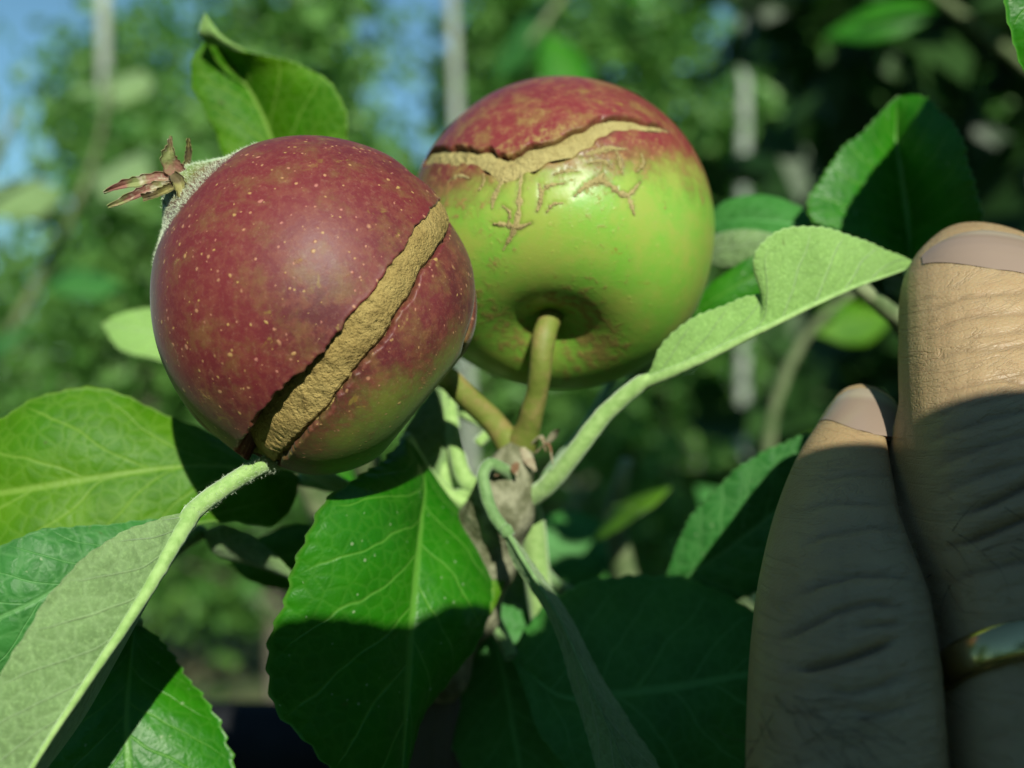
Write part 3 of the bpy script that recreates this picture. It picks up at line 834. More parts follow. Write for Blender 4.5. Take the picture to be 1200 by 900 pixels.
# bud scales, leaf scars and dry stipules round the node
for i, (a, b, c_, w) in enumerate([((590, 545, 11.9), (584, 552, 11.8), (580, 558, 11.8), 5), ((606, 542, 11.85), (603, 550, 11.8), (606, 558, 11.8), 5), ((622, 520, 12.1), (634, 512, 12.0), (640, 530, 11.9), 2.5),
                                   ((628, 530, 12.0), (642, 520, 11.9), (648, 545, 11.8), 2), ((640, 520, 12.2), (650, 508, 12.1), (655, 503, 12.0), 4), ((612, 525, 12.1), (620, 540, 12.0), (628, 552, 11.95), 6)]):
    m_ = PP([a, b, c_]); w *= K * 12
    sd_ = nrm(np.cross(np.gradient(m_, axis=0), np.array([0.2, -1, 0.3]))) * np.array([[.6], [1], [.15]]) * w
    leaf('bud_scale', spur, m_ + sd_, m_, m_ - sd_, M_SCALE, M_SCALE, nu=16, nv=3, raw=True, seed=i, vein_amp=0, wav=.1)

# A: broad glossy leaf hanging in front, half in shade
leaf('leaf', spur,
     [(474, 512, 12.4), (450, 540, 11.6), (407, 565, 10.8), (382, 590, 10.6), (357, 635, 10.45), (332, 695, 10.4), (317, 745, 10.4), (315, 800, 10.4), (330, 840, 10.4), (362, 877, 10.4), (420, 930, 10.5), (468, 968, 10.6)],
     [(474, 512, 12.4), (496, 560, 12.1), (492, 612, 11.7), (487, 665, 11.3), (482, 740, 11.1), (478, 820, 10.9), (473, 890, 10.75), (468, 968, 10.6)],
     [(474, 512, 12.4), (512, 566, 12.6), (545, 607, 12.55), (565, 640, 12.35), (576, 680, 12.1), (572, 720, 11.7), (555, 760, 11.5), (527, 800, 11.3), (497, 842, 11.0), (484, 885, 10.8), (468, 968, 10.6)],
     M_TOP, M_UNDER, bulge=0.10, wav=0.035, serr=0.022, teeth=24, seed=3, nv=22, nu=170,
     petiole=[(582, 588, 12.6), (545, 590, 12.75), (505, 560, 12.7), (474, 512, 12.4)], pr=(.09, .08), label='broad glossy dark green leaf hanging below the maroon apple, its lower half in shade')
# B: bright yellow-green leaf going left
leaf('leaf', spur,
     [(352, 560, 12.4), (325, 540, 12.4), (300, 532, 12.3), (262, 516, 12.3), (220, 496, 12.2), (176, 478, 12.1), (140, 461, 12.0), (92, 455, 11.9), (42, 465, 11.8), (0, 490, 11.8), (-70, 530, 11.8), (-130, 590, 11.9)],
     [(352, 560, 12.4), (310, 553, 12.0), (250, 546, 11.9), (190, 549, 11.8), (100, 562, 11.6), (0, 578, 11.5), (-130, 590, 11.9)],
     [(352, 560, 12.4), (345, 590, 12.2), (318, 614, 12.0), (270, 612, 11.9), (230, 615, 11.8), (170, 650, 11.6), (90, 690, 11.4), (0, 690, 11.3), (-130, 590, 11.9)],
     M_LIME, M_UNDER, bulge=0.08, wav=0.03, serr=0.016, teeth=22, seed=8, nv=18, nu=150,
     petiole=[(588, 570, 12.6), (500, 585, 12.9), (420, 575, 12.8), (352, 560, 12.4)], label='bright yellow-green leaf with pale midrib left of the maroon apple')
# C: big downy leaf in front, folded along its midrib
Cl = leaf('leaf', spur,
     [(226, 600, 9.9), (200, 604, 9.75), (176, 612, 9.6), (123, 633, 9.3), (80, 671, 9.1), (32, 735, 8.9), (0, 790, 8.8), (-40, 870, 8.7), (-50, 960, 8.6), (-20, 1010, 8.6)],
     [(226, 600, 9.9), (205, 634, 9.65), (181, 676, 9.4), (144, 735, 9.1), (96, 806, 8.85), (37, 898, 8.65), (-20, 1010, 8.6)],
     [(226, 600, 9.9), (208, 640, 9.9), (182, 692, 9.9), (140, 765, 9.9), (90, 850, 9.8), (35, 925, 9.4), (-20, 1010, 8.6)],
     M_UNDER, M_BLUE, bulge=0.05, wav=0.03, serr=0.014, teeth=24, seed=12, nv=22, nu=150, midrib=0.085,
     petiole=[(575, 592, 12.6), (500, 600, 12.9), (430, 582, 12.6), (385, 560, 12.0), (350, 545, 11.2), (325, 541, 10.6), (300, 549, 10.25), (264, 570, 10.1), (226, 600, 9.9)], pr=(.08, .09), label='large grey-green downy leaf folded along its midrib, underside showing')
# D: crinkled blue-green leaf behind it
s6 = thing('leafy_shoot', P(-150, 1350, 20), 'shoot with a crinkled blue-green leaf and a half-lit leaf beside the large downy leaf', 'shoot')
tube('stem', PP([(-150, 1350, 20), (0, 1120, 15), (60, 985, 13.5), (62, 970, 13.4)]), [.3, .22, .15, .1], M_SHOOT, s6, n=40, k=9)
leaf('leaf', s6,
     [(226, 612, 11.3), (200, 607, 10.9), (150, 612, 10.7), (90, 617, 10.5), (40, 623, 10.3), (0, 640, 10.2), (-60, 680, 10.1), (-100, 760, 10.0)],
     [(226, 612, 11.3), (190, 630, 10.8), (110, 665, 10.4), (30, 710, 10.1), (-100, 760, 10.0)],
     [(226, 612, 11.3), (190, 665, 10.8), (130, 730, 10.4), (50, 790, 10.2), (-30, 800, 10.0), (-100, 760, 10.0)],
     M_BLUE, M_UNDER, bulge=0.06, wav=0.09, serr=0.02, teeth=22, seed=14, nv=20,
     petiole=[(60, 985, 13.5), (110, 800, 12.8), (170, 690, 12.0), (226, 612, 11.3)], pr=(.05, .05), pm=M_PETDARK, label='crinkled blue-green leaf tucked between the downy and the yellow-green leaf')
# E: leaf at the bottom, half lit
leaf('leaf', s6,
     [(158, 728, 11.6), (120, 760, 11.2), (85, 810, 10.9), (60, 870, 10.7), (60, 930, 10.6), (110, 990, 10.6), (170, 1030, 10.6)],
     [(158, 728, 11.6), (152, 780, 11.2), (148, 840, 10.9), (152, 920, 10.7), (170, 1030, 10.6)],
     [(158, 728, 11.6), (183, 745, 11.6), (200, 764, 11.55), (222, 795, 11.5), (237, 815, 11.4), (250, 835, 11.3), (268, 868, 11.2), (275, 900, 11.1), (262, 960, 10.9), (170, 1030, 10.6)],
     M_TOP, M_UNDER, bulge=0.06, wav=0.03, serr=0.035, teeth=20, seed=17, nv=16,
     petiole=[(60, 985, 13.5), (95, 850, 12.6), (158, 728, 11.6)], pm=M_PETDARK, label='serrated leaf below the large downy leaf, half of it sunlit')
# F, G: small leaves under the apple
leaf('leaf', s6, [(236, 622, 12.6), (262, 615, 12.3), (285, 622, 12.2), (318, 645, 12.2), (352, 682, 12.2)], [(236, 622, 12.6), (262, 634, 12.4), (295, 650, 12.3), (352, 682, 12.2)],
     [(236, 622, 12.6), (252, 648, 12.6), (290, 662, 12.5), (320, 672, 12.4), (352, 682, 12.2)], M_UNDER, M_TOP, seed=19, nu=80, nv=8, serr=.03, teeth=14,
     petiole=[(60, 985, 13.5), (110, 800, 13.2), (190, 660, 13.0), (236, 622, 12.6)], pm=M_PETDARK, label='small pale leaf with its underside up, under the maroon apple')
leaf('leaf', spur, [(420, 640, 13.4), (370, 615, 13.4), (330, 618, 13.4), (290, 640, 13.4), (270, 660, 13.5)], [(420, 640, 13.4), (370, 642, 13.2), (320, 655, 13.2), (270, 660, 13.5)],
     [(420, 640, 13.4), (380, 690, 13.2), (330, 690, 13.2), (290, 680, 13.3), (270, 660, 13.5)], M_LIME, M_UNDER, seed=23, nu=80, nv=10,
     petiole=[(555, 650, 12.9), (490, 640, 13.3), (420, 640, 13.4)])
# H: long narrow folded leaf arching down from the node
leaf('leaf', spur,
     [(588, 612, 11.55), (600, 655, 11.45), (640, 718, 11.25), (656, 755, 11.1), (668, 800, 10.95), (688, 860, 10.8), (712, 930, 10.6), (800, 1000, 10.4)],
     [(588, 612, 11.55), (612, 655, 11.3), (655, 725, 11.0), (684, 790, 10.8), (712, 850, 10.6), (745, 920, 10.45), (800, 1000, 10.4)],
     [(588, 612, 11.55), (622, 655, 11.5), (668, 722, 11.3), (706, 795, 11.1), (738, 845, 10.9), (778, 910, 10.7), (800, 1000, 10.4)],
     M_UNDER, M_TOP, bulge=0.02, wav=0.02, serr=0.03, teeth=26, seed=27, nv=9, midrib=.03,
     petiole=[(602, 562, 12.05), (588, 549, 11.82), (574, 544, 11.72), (566, 556, 11.65), (569, 575, 11.6), (576, 598, 11.56), (592, 622, 11.53)], pr=(.07, .07), pm=M_PETDARK, label='narrow grey-green leaf folded lengthwise, arching down from the node')
# I: sliver of leaf beneath
leaf('leaf', spur, [(572, 620, 12.3), (566, 650, 12.2), (567, 690, 12.1), (575, 722, 12.0)], [(572, 620, 12.3), (577, 655, 12.2), (577, 690, 12.1), (575, 722, 12.0)],
     [(572, 620, 12.3), (587, 640, 12.3), (591, 680, 12.2), (575, 722, 12.0)], M_LIME, M_UNDER, seed=29, nu=50, nv=6, petiole=[(580, 590, 12.4), (572, 620, 12.3)])
# J: large dark leaf lower right
leaf('leaf', spur,
     [(600, 770, 12.6), (618, 730, 12.7), (650, 698, 12.8), (692, 681, 12.9), (742, 672, 13.0), (792, 676, 13.0), (842, 692, 12.9), (885, 715, 12.8), (940, 745, 12.6), (1000, 780, 12.4)],
     [(600, 770, 12.6), (660, 818, 12.3), (720, 814, 12.2), (800, 804, 12.1), (880, 789, 12.1), (940, 782, 12.2), (1000, 780, 12.4)],
     [(600, 770, 12.6), (640, 870, 12.0), (700, 930, 11.8), (780, 950, 11.7), (860, 915, 11.8), (930, 850, 12.0), (1000, 780, 12.4)],
     M_DARK, M_UNDER, bulge=0.06, wav=0.03, serr=0.016, teeth=24, seed=31, nv=20, nu=150,
     petiole=[(565, 640, 12.8), (570, 700, 13.0), (600, 770, 12.6)], pm=M_PETDARK, label='broad dark leaf in shade between the narrow leaf and the fingers')
# second dark leaf low in the middle, behind the narrow one
leaf('leaf', spur, [(560, 700, 13.3), (535, 760, 13.2), (520, 830, 13.1), (540, 900, 13.0), (600, 990, 12.9)], [(560, 700, 13.3), (585, 770, 13.2), (600, 850, 13.1), (610, 920, 13.0), (600, 990, 12.9)],
     [(560, 700, 13.3), (640, 730, 13.4), (690, 800, 13.3), (690, 890, 13.2), (600, 990, 12.9)], M_DARK, M_UNDER, seed=35, nu=90, nv=12, petiole=[(556, 660, 12.9), (560, 700, 13.3)], pm=M_PETDARK)
# K: leaf right of the node with a lit margin
leaf('leaf', spur,
     [(778, 690, 13.4), (786, 655, 13.3), (802, 618, 13.2), (830, 580, 13.1), (870, 545, 13.0), (912, 520, 12.9), (960, 508, 12.8), (1010, 515, 12.7)],
     [(778, 690, 13.4), (820, 665, 13.2), (870, 630, 13.0), (920, 590, 12.9), (970, 550, 12.8), (1010, 515, 12.7)],
     [(778, 690, 13.4), (840, 705, 13.1), (900, 690, 12.9), (960, 640, 12.7), (1000, 580, 12.6), (1010, 515, 12.7)],
     M_BLUE, M_UNDER, bulge=0.07, wav=0.03, serr=0.025, teeth=28, seed=37, nv=14,
     petiole=[(600, 610, 12.7), (660, 690, 13.6), (720, 705, 13.7), (778, 690, 13.4)], pm=M_PETDARK, label='leaf behind the shorter finger with a thin sunlit margin')
# L: pale folded leaf reaching to the fingertip
Ll = leaf('leaf', spur,
     [(752, 449, 11.6), (762, 432, 11.55), (772, 408, 11.5), (790, 388, 11.45), (830, 366, 11.4), (870, 350, 11.4), (892, 343, 11.42), (884, 320, 11.3), (886, 296, 11.25), (900, 277, 11.25), (920, 267, 11.3), (948, 264, 11.35), (990, 274, 11.5), (1040, 292, 11.75), (1076, 309, 11.95)],
     [(752, 449, 11.6), (790, 434, 11.45), (830, 416, 11.35), (870, 396, 11.3), (910, 377, 11.3), (950, 358, 11.35), (1000, 336, 11.5), (1040, 322, 11.75), (1076, 309, 11.95)],
     [(752, 449, 11.6), (792, 430, 11.75), (832, 408, 11.9), (872, 384, 12.0), (912, 362, 12.05), (952, 344, 12.05), (1000, 326, 12.0), (1040, 315, 11.97), (1076, 309, 11.95)],
     M_UNDERB, M_TOP, bulge=0.04, wav=0.02, serr=0.02, teeth=40, seed=41, nv=20, nu=190, midrib=0.07,
     petiole=[(604, 592, 12.4), (628, 580, 12.2), (650, 560, 12.0), (680, 522, 11.8), (712, 482, 11.7), (752, 449, 11.6)], pr=(.125, .075), label='pale green folded leaf reaching from the node to the fingertip')
# R: grey leaf between the apples and stalks
leaf('leaf', spur, [(520, 440, 13.3), (490, 480, 13.0), (470, 515, 12.9), (490, 545, 12.9), (525, 580, 12.9)], [(520, 440, 13.3), (522, 490, 13.0), (523, 530, 12.95), (525, 580, 12.9)],
     [(520, 440, 13.3), (530, 480, 13.1), (535, 520, 13.0), (530, 555, 12.95), (525, 580, 12.9)], M_UNDER, M_TOP, seed=43, nu=70, nv=9, midrib=.04,
     petiole=[(556, 620, 12.9), (552, 600, 12.9), (540, 590, 12.9), (525, 580, 12.9)], label='grey-green leaf showing between the maroon apple and the stalks')
tube('petiole', [P(585, 575, 12.6), P(548, 565, 12.8), P(533, 520, 12.9), P(528, 470, 13.2)], [.13, .11, .10, .08], M_PETIOLE, spur, n=30, k=10, bump=.06)
tube('petiole', [P(560, 520, 13.2), P(572, 505, 13.3), P(545, 485, 13.5), P(520, 470, 13.6)], [.07, .07, .07, .06], M_PETIOLE, spur, n=30, k=8)
tube('petiole', [P(612, 575, 12.7), P(622, 610, 12.9), P(627, 650, 13.0), P(632, 700, 13.1), P(640, 760, 13.2)], [.16, .17, .17, .16, .15], M_PETIOLE, spur, n=30, k=10, bump=.05)
# O: leaves just behind the green apple
leaf('leaf', spur, [(820, 262, 14.6), (845, 238, 14.5), (872, 229, 14.4), (910, 231, 14.3), (942, 245, 14.2), (985, 275, 14.1)], [(820, 262, 14.6), (870, 258, 14.2), (920, 262, 14.0), (985, 275, 14.1)],
     [(820, 262, 14.6), (860, 282, 14.0), (920, 290, 13.8), (985, 275, 14.1)], M_DARK, M_UNDER, seed=47, nu=80, nv=10, petiole=[(640, 560, 12.9), (700, 480, 15.6), (770, 330, 15.6), (820, 262, 14.6)], pm=M_PETDARK)
leaf('leaf', spur, [(815, 300, 14.2), (840, 275, 14.0), (880, 269, 13.8), (930, 280, 13.7)], [(815, 300, 14.2), (850, 292, 13.9), (890, 285, 13.7), (930, 280, 13.7)],
     [(815, 300, 14.2), (850, 314, 13.9), (895, 300, 13.7), (930, 280, 13.7)], M_UNDER, M_TOP, seed=49, nu=70, nv=8, petiole=[(640, 560, 12.9), (700, 480, 15.4), (770, 350, 15.4), (815, 300, 14.2)], pm=M_PETDARK)
leaf('leaf', spur, [(800, 375, 13.6), (820, 345, 13.5), (850, 320, 13.4), (885, 300, 13.3), (930, 300, 13.3)], [(800, 375, 13.6), (835, 352, 13.4), (880, 325, 13.3), (930, 300, 13.3)],
     [(800, 375, 13.6), (840, 372, 13.4), (890, 345, 13.3), (930, 300, 13.3)], M_TOP, M_UNDER, seed=51, nu=80, nv=10, serr=.05, petiole=[(640, 565, 12.9), (720, 470, 14.8), (800, 375, 13.6)], pm=M_PETDARK)

# down on the two pale midribs and petioles
for o_, pts_, n_, rr_ in ((Cl, [(330, 541, 10.4), (300, 549, 10.2), (264, 570, 10.1), (226, 600, 9.9), (181, 676, 9.4), (144, 735, 9.1), (96, 806, 8.85), (37, 898, 8.65)], 1500, .09),
                          (Ll, [(625, 578, 12.1), (650, 560, 11.95), (680, 522, 11.8), (712, 482, 11.7), (752, 449, 11.6), (790, 434, 11.45), (870, 396, 11.3), (950, 358, 11.35)], 900, .08)):
    cpts = np.repeat(spline(PP(pts_[:4]), 200), 12, 0)
    dv = nrm(np.random.default_rng(4).normal(size=cpts.shape) + np.array([0, -0.4, 0]))
    down('down', o_, cpts + dv * rr_, dv, 0.028, M_HAIRW, n_, 6, 0.0012)

# ================================================================== OTHER SHOOTS ROUND THE SUBJECT
def shoot(name, label, stem, radii, leaves, group=None, cat='shoot', sm=None):
    st = PP(stem)
    t = thing(name, st[0], label, cat, group)
    tube('stem', st, radii, sm or M_SHOOT, t, n=60, k=9, bump=.05)
    return t

# P: upright leaf behind the maroon apple with a curled pale tip
s1 = shoot('leafy_shoot', 'upright leaf with a curled pale tip standing behind the maroon apple', [(600, 1050, 22), (470, 700, 19), (400, 420, 16), (352, 290, 14.2)], [.4, .3, .2, .11], None)
leaf('leaf', s1,
     [(345, 265, 13.9), (290, 225, 13.9), (262, 185, 13.8), (250, 150, 13.75), (235, 122, 13.7), (223, 96, 13.65), (226, 72, 13.62), (238, 48, 13.6), (236, 32, 13.5), (240, 16, 13.4)],
     [(345, 265, 13.9), (330, 200, 13.95), (318, 160, 13.95), (298, 115, 13.95), (276, 80, 13.9), (262, 58, 13.75), (250, 40, 13.6), (240, 16, 13.4)],
     [(345, 265, 13.9), (395, 230, 13.7), (408, 180, 13.6), (402, 125, 13.5), (384, 94, 13.45), (352, 76, 13.5), (318, 66, 13.5), (285, 58, 13.5), (262, 42, 13.48), (240, 16, 13.4)],
     M_LIME, M_UNDER, bulge=0.10, wav=0.03, serr=0.012, teeth=24, seed=61, nv=20, nu=150, petiole=[(352, 290, 14.2), (348, 278, 14.05), (345, 265, 13.9)])
leaf('leaf_tip', s1, [(240, 50, 13.5), (233, 38, 13.3), (240, 15, 13.2)], [(256, 53, 13.45), (247, 38, 13.25), (240, 15, 13.2)], [(290, 60, 13.4), (262, 44, 13.3), (240, 15, 13.2)],
     M_UNDERB, M_LIME, seed=62, nu=40, nv=6, vein_amp=0)
# Q: small pale leaf at the apple's left
s2 = shoot('leafy_shoot', 'small pale serrated leaf peeping out left of the maroon apple', [(560, 1050, 22), (420, 700, 20), (320, 480, 18), (260, 405, 16.5)], [.4, .3, .2, .1], None)
leaf('leaf', s2, [(260, 405, 16.5), (225, 372, 16.4), (190, 362, 16.3), (150, 365, 16.2), (118, 380, 16.1)], [(260, 405, 16.5), (220, 398, 16.2), (170, 388, 16.1), (118, 380, 16.1)],
     [(260, 405, 16.5), (220, 430, 16.0), (180, 420, 15.9), (145, 412, 15.9), (118, 380, 16.1)], M_UNDERB, M_TOP, seed=63, nu=80, nv=12, serr=.05, teeth=18)
# M: dark leaf behind the longer fingertip
s3 = shoot('leafy_shoot', 'large leaf behind the longer fingertip, dark with one bright lobe', [(1900, 1700, 40), (1500, 1000, 24), (1150, 560, 16), (1075, 410, 14.6), (1030, 350, 13.7), (1005, 335, 13.4)], [.9, .5, .25, .13, .12, .10], None)
leaf('leaf', s3,
     [(1067, 318, 13.7), (1030, 290, 13.6), (985, 272, 13.5), (950, 257, 13.5), (948, 235, 13.6), (962, 208, 13.7), (985, 176, 13.8), (1008, 158, 13.9), (1032, 132, 14.0), (1052, 113, 14.1)],
     [(1067, 318, 13.7), (1065, 280, 13.85), (1062, 240, 13.95), (1056, 200, 14.0), (1050, 160, 14.1), (1052, 113, 14.1)],
     [(1067, 318, 13.7), (1110, 310, 13.2), (1146, 285, 12.9), (1150, 255, 12.8), (1140, 205, 12.9), (1122, 155, 13.2), (1098, 125, 13.6), (1075, 112, 13.9), (1052, 113, 14.1)],
     M_TOP, M_UNDER, bulge=0.06, wav=0.03, serr=0.03, teeth=26, seed=65, nv=18, nu=150, petiole=[(1150, 560, 16), (1110, 420, 15), (1067, 318, 13.7)])
# N: leaf entering at the upper right
s4 = shoot('leafy_shoot', 'leaf hanging in above the dark foliage at the right', [(2200, 900, 40), (2000, 100, 22), (1700, -350, 12), (1480, -330, 10.6)], [.9, .6, .3, .12], None)
leaf('leaf', s4,
     [(1480, -330, 10.6), (1400, -330, 10.5), (1335, -240, 10.4), (1268, -150, 10.4), (1196, -50, 10.4), (1180, -5, 10.4), (1184, 30, 10.4), (1198, 78, 10.5), (1220, 110, 10.6)],
     [(1480, -330, 10.6), (1400, -240, 10.5), (1330, -120, 10.45), (1270, 0, 10.45), (1220, 110, 10.6)],
     [(1480, -330, 10.6), (1500, -220, 10.5), (1450, -90, 10.5), (1350, 40, 10.5), (1220, 110, 10.6)],
     M_TOP, M_UNDER, seed=67, nv=14, serr=.025)
leaf('leaf', s4, [(1700, -350, 12), (1640, -180, 11.5), (1560, -60, 11.3), (1440, -20, 11.2), (1350, -60, 11.2)], [(1700, -350, 12), (1600, -260, 11.6), (1480, -160, 11.3), (1350, -60, 11.2)],
     [(1700, -350, 12), (1560, -360, 11.6), (1420, -260, 11.3), (1360, -150, 11.2), (1350, -60, 11.2)], M_TOP, M_UNDER, seed=68, nv=10, nu=60)

def generic_leaf(parent, b, ax, side, length, width, f, k, seed, droop=0.25, fold=0.2):
    """leaf from a base point along ax, in cm"""
    b, ax = np.asarray(b, float), nrm(np.asarray(ax, float))
    side = nrm(np.asarray(side, float) - ax * (np.asarray(side, float) @ ax))
    nn = np.cross(ax, side)
    t = np.linspace(0, 1, 7)[:, None]
    prof = np.array([0, .62, .95, 1, .82, .45, 0])[:, None]
    M_ = b + ax * length * (0.12 + t) + np.array([0, 0, -1.0]) * droop * length * t ** 2
    up = nn * fold * width * prof
    return leaf('leaf', parent, M_ - side * width * prof + up, M_, M_ + side * width * prof + up, f, k, nu=48, nv=6, raw=True, seed=seed, serr=.03, teeth=16, wav=.06,
                petiole=[b, M_[0]], pr=(.08, .06))

def leafy(label, stem, radii, n, length, mats, seed, group=None, start=0.3, px=True, toward=(0, -0.5, 0.2)):
    r = np.random.default_rng(seed)
    st = PP(stem) if px else np.asarray(stem, float)
    t = thing('leafy_shoot', st[0], label, 'shoot', group)
    tube('stem', st, radii, M_SHOOT, t, n=50, k=8, bump=.05)
    q = spline(st, 100); T = nrm(np.gradient(q, axis=0))
    for i in range(n):
        f = start + (1 - start) * (i + .5) / n
        j = int(f * 100)
        a = i * 2.4 + r.uniform(-.3, .3)
        A_ = nrm(np.cross(T[j], [0.2, 0.9, 0.3])); B_ = np.cross(T[j], A_)
        d = math.cos(a) * A_ + math.sin(a) * B_ + T[j] * 0.7 + np.array(toward) * .3
        mt = mats[r.integers(0, len(mats))]
        generic_leaf(t, q[j], d, np.cross(d, [r.normal() * .4, -1, .6]), length * r.uniform(.75, 1.2), length * r.uniform(.24, .32), mt, M_UNDER, seed * 10 + i, droop=r.uniform(.05, .4))
    return t

LM = [M_TOP, M_LIME, M_BLUE]
leafy('blurred pale shoot standing against the sky above the calyx', [(-300, 1300, 90), (-40, 500, 80), (60, 300, 76), (110, 190, 74), (130, 90, 72)], [.8, .5, .35, .25, .15], 11, 7.0, [M_BLUE, M_UNDER], 71, start=0.45)
leafy('blurred shoot below the open sky at the photograph edge', [(-500, 1300, 85), (-150, 500, 75), (-40, 260, 70), (20, 130, 68)], [.8, .5, .35, .2], 9, 6.5, [M_UNDER, M_BLUE], 72, start=0.5)
leafy('blurred shoot hanging in above the green and red apple', [(900, -500, 90), (740, -160, 84), (670, -20, 80), (620, 50, 78)], [.8, .5, .3, .2], 9, 7.0, [M_TOP, M_BLUE], 73, start=0.35)
leafy('shaded shoot with blurred leaves above the dark leaf', [(1900, 700, 90), (1400, 250, 66), (1180, 60, 58), (1050, -40, 54)], [.8, .5, .3, .2], 6, 5.0, [M_DARK, M_TOP], 74, start=0.45)
leafy('shaded shoot with small leaves behind the pale folded leaf', [(1100, 1500, 50), (940, 800, 36), (900, 520, 33), (940, 400, 32), (1000, 340, 31)], [.35, .25, .2, .15, .1], 8, 3.0, [M_DARK, M_LIME], 75, start=0.4)
leafy('low shoot with one bright leaf behind the node', [(700, 1300, 30), (740, 900, 24), (740, 720, 22), (720, 600, 21), (735, 540, 20.5)], [.5, .4, .3, .2, .12], 7, 3.0, [M_DARK, M_LIME, M_DARK], 76, start=0.35)
leafy('shaded shoot low behind the spur', [(300, 1500, 34), (420, 1000, 28), (470, 760, 26), (520, 640, 25)], [.6, .4, .3, .15], 9, 4.2, [M_DARK, M_TOP], 77, start=0.3)
leafy('shaded shoot low behind the fingers', [(1200, 1600, 34), (1000, 1000, 26), (900, 760, 24), (800, 640, 23)], [.6, .4, .3, .15], 10, 4.2, [M_DARK], 78, start=0.3)

# unseen leaves added by the camera, edges shaped to cast the photographer's shadow
s5 = thing('leafy_shoot', (30, 4, -8), 'added unseen leafy shoot standing in for the photographer, shading the lower leaves and the fingers', 'shoot')
tube('stem', [(60, 70, -45), (45, 30, -20), (30, 4, -2), (16, -2.5, 6), (8, -2.2, 6.6), (5, -2.2, 6.6)], [1.0, .6, .4, .28, .2, .12], M_SHOOT, s5, n=70, k=9, bump=.05)
def added_shade_leaf(top, dz, y, seed):
    """leaf lying along x whose upper edge follows the given x, z points"""
    t_ = np.array([(x, y, z - 1.1) for x, z in top], float)
    b_, e_ = t_[0] + [0, 0, -dz * .5], t_[-1] + [0, 0, -dz * .5]
    m_ = t_ + [0, -.3, -dz * .5]; l_ = t_ + [0, 0, -dz]
    leaf('leaf', s5, [b_, *t_, e_], [b_, *m_, e_], [b_, *l_, e_], M_TOP, M_UNDER, nu=70, nv=8, raw=True, seed=seed, serr=.015, wav=.02)
added_shade_leaf([(4.2, 6.2), (2.8, 5.65), (2.2, 5.6), (1.0, 5.1), (0.2, 5.0), (-.3, 4.6)], 2.6, 0.0, 301)
added_shade_leaf([(6.9, 5.4), (6.0, 5.9), (5.2, 6.5), (4.4, 7.0), (3.6, 6.8), (3.0, 5.6)], 3.2, -0.3, 302)
added_shade_leaf([(12.5, 6.2), (10.5, 6.4), (8.0, 6.35), (6.5, 6.25), (5.6, 6.3), (4.8, 5.9), (4.2, 5.2)], 3.2, 0.1, 303)
added_shade_leaf([(8.5, 4.4), (6, 4.6), (4, 4.6), (2, 4.2), (0.4, 3.9)], 2.4, -.6, 304)
added_shade_leaf([(12.5, 4.2), (10, 4.5), (7.5, 4.5), (5.5, 4.0)], 2.8, -.8, 305)
added_shade_leaf([(11.5, 2.6), (9, 2.9), (6, 2.8), (3.6, 2.4)], 2.4, -1.6, 306)
added_shade_leaf([(17, 6.6), (15, 7.0), (12.5, 6.8), (10.5, 6.2)], 4.0, -.5, 307)
added_shade_leaf([(17.5, 3.6), (15, 3.8), (12.5, 3.6), (10.5, 3.2)], 4.2, -.5, 308)
for b_, e_ in (((5.2, -2.2, 6.6), (4.2, 0, 4.9)), ((8, -2.2, 6.5), (6.6, -.3, 4.1)), ((14, -2.3, 6.3), (12.5, .1, 4.4)), ((10, -2.3, 6.4), (8.5, -.6, 3.2)), ((14, -2.3, 6.3), (12.5, -.8, 2.8)), ((13, -2.3, 6.3), (11.5, -1.6, 1.4)), ((18, -2, 5.5), (17, -.5, 4.6)), ((19, -2, 5), (17.5, -.5, 1.5))):
    b_, e_ = np.array(b_, float), np.array(e_, float)
    e_[2] -= 1.1; tube('petiole', [b_, (b_ + e_) / 2 + [.2, 0, .2], e_], [.07, .06, .06], M_PETDARK, s5, n=14, k=7)

# ================================================================== THE HAND AND THE RING
M_SKINH = None
g = NT('hand_skin')
ob = g.obj()
fc = g.attr('fcoord', 'Vector')
sx = g.n('ShaderNodeSeparateXYZ', {0: fc})
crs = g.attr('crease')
wr = g.noise(g.scale(fc, (1.5, 7.5, 1.0)), 1.0, 4, 0.6, 1.2)
wr2 = g.noise(g.scale(fc, (7.0, 20.0, 1.0)), 1.0, 3, 0.6, 0.8)
pores = g.vor(g.scale(ob, (0.75, 0.75, 1.0)), 2500, 'DISTANCE_TO_EDGE')
nb = g.noise(ob, 110, 4); nf = g.noise(ob, 700, 3)
c = g.mix(g.ss(nb, 0.3, 0.7), (0.315, 0.215, 0.112), (0.345, 0.245, 0.135))
c = g.mix(g.m('MULTIPLY', g.ss(nf, 0.45, 0.75), 0.2), c, (0.30, 0.165, 0.09))
lines = g.m('SUBTRACT', 1.0, g.ss(g.m('ABSOLUTE', g.m('SUBTRACT', wr, 0.5)), 0.0, 0.03))
c = g.mix(g.m('MULTIPLY', lines, 0.13), c, (0.17, 0.10, 0.05))
c = g.mix(g.m('MULTIPLY', crs, 0.8), c, (0.10, 0.055, 0.03))  # shade in wrinkles and creases put into the skin colour
h = g.m('ADD', g.m('MULTIPLY', lines, -1.0), g.m('MULTIPLY', wr2, 0.45))
h = g.m('ADD', h, g.m('MULTIPLY', g.ss(pores, 0, .25), 0.32))
p = g.pbr(Base_Color=c, Roughness=0.48, Specular_IOR_Level=0.4, Normal=g.bump(h, 0.5, 0.00013))
p.inputs['Subsurface Weight'].default_value = 0.15
p.inputs['Subsurface Radius'].default_value = (0.003, 0.0012, 0.0006)
p.inputs['Subsurface Scale'].default_value = 1.0
M_SKINH = g.out(p.outputs[0])
g = NT('fingernail')
c = g.mix(g.ss(g.attr('free'), 0.4, 0.6), (0.25, 0.185, 0.145), (0.33, 0.275, 0.21))
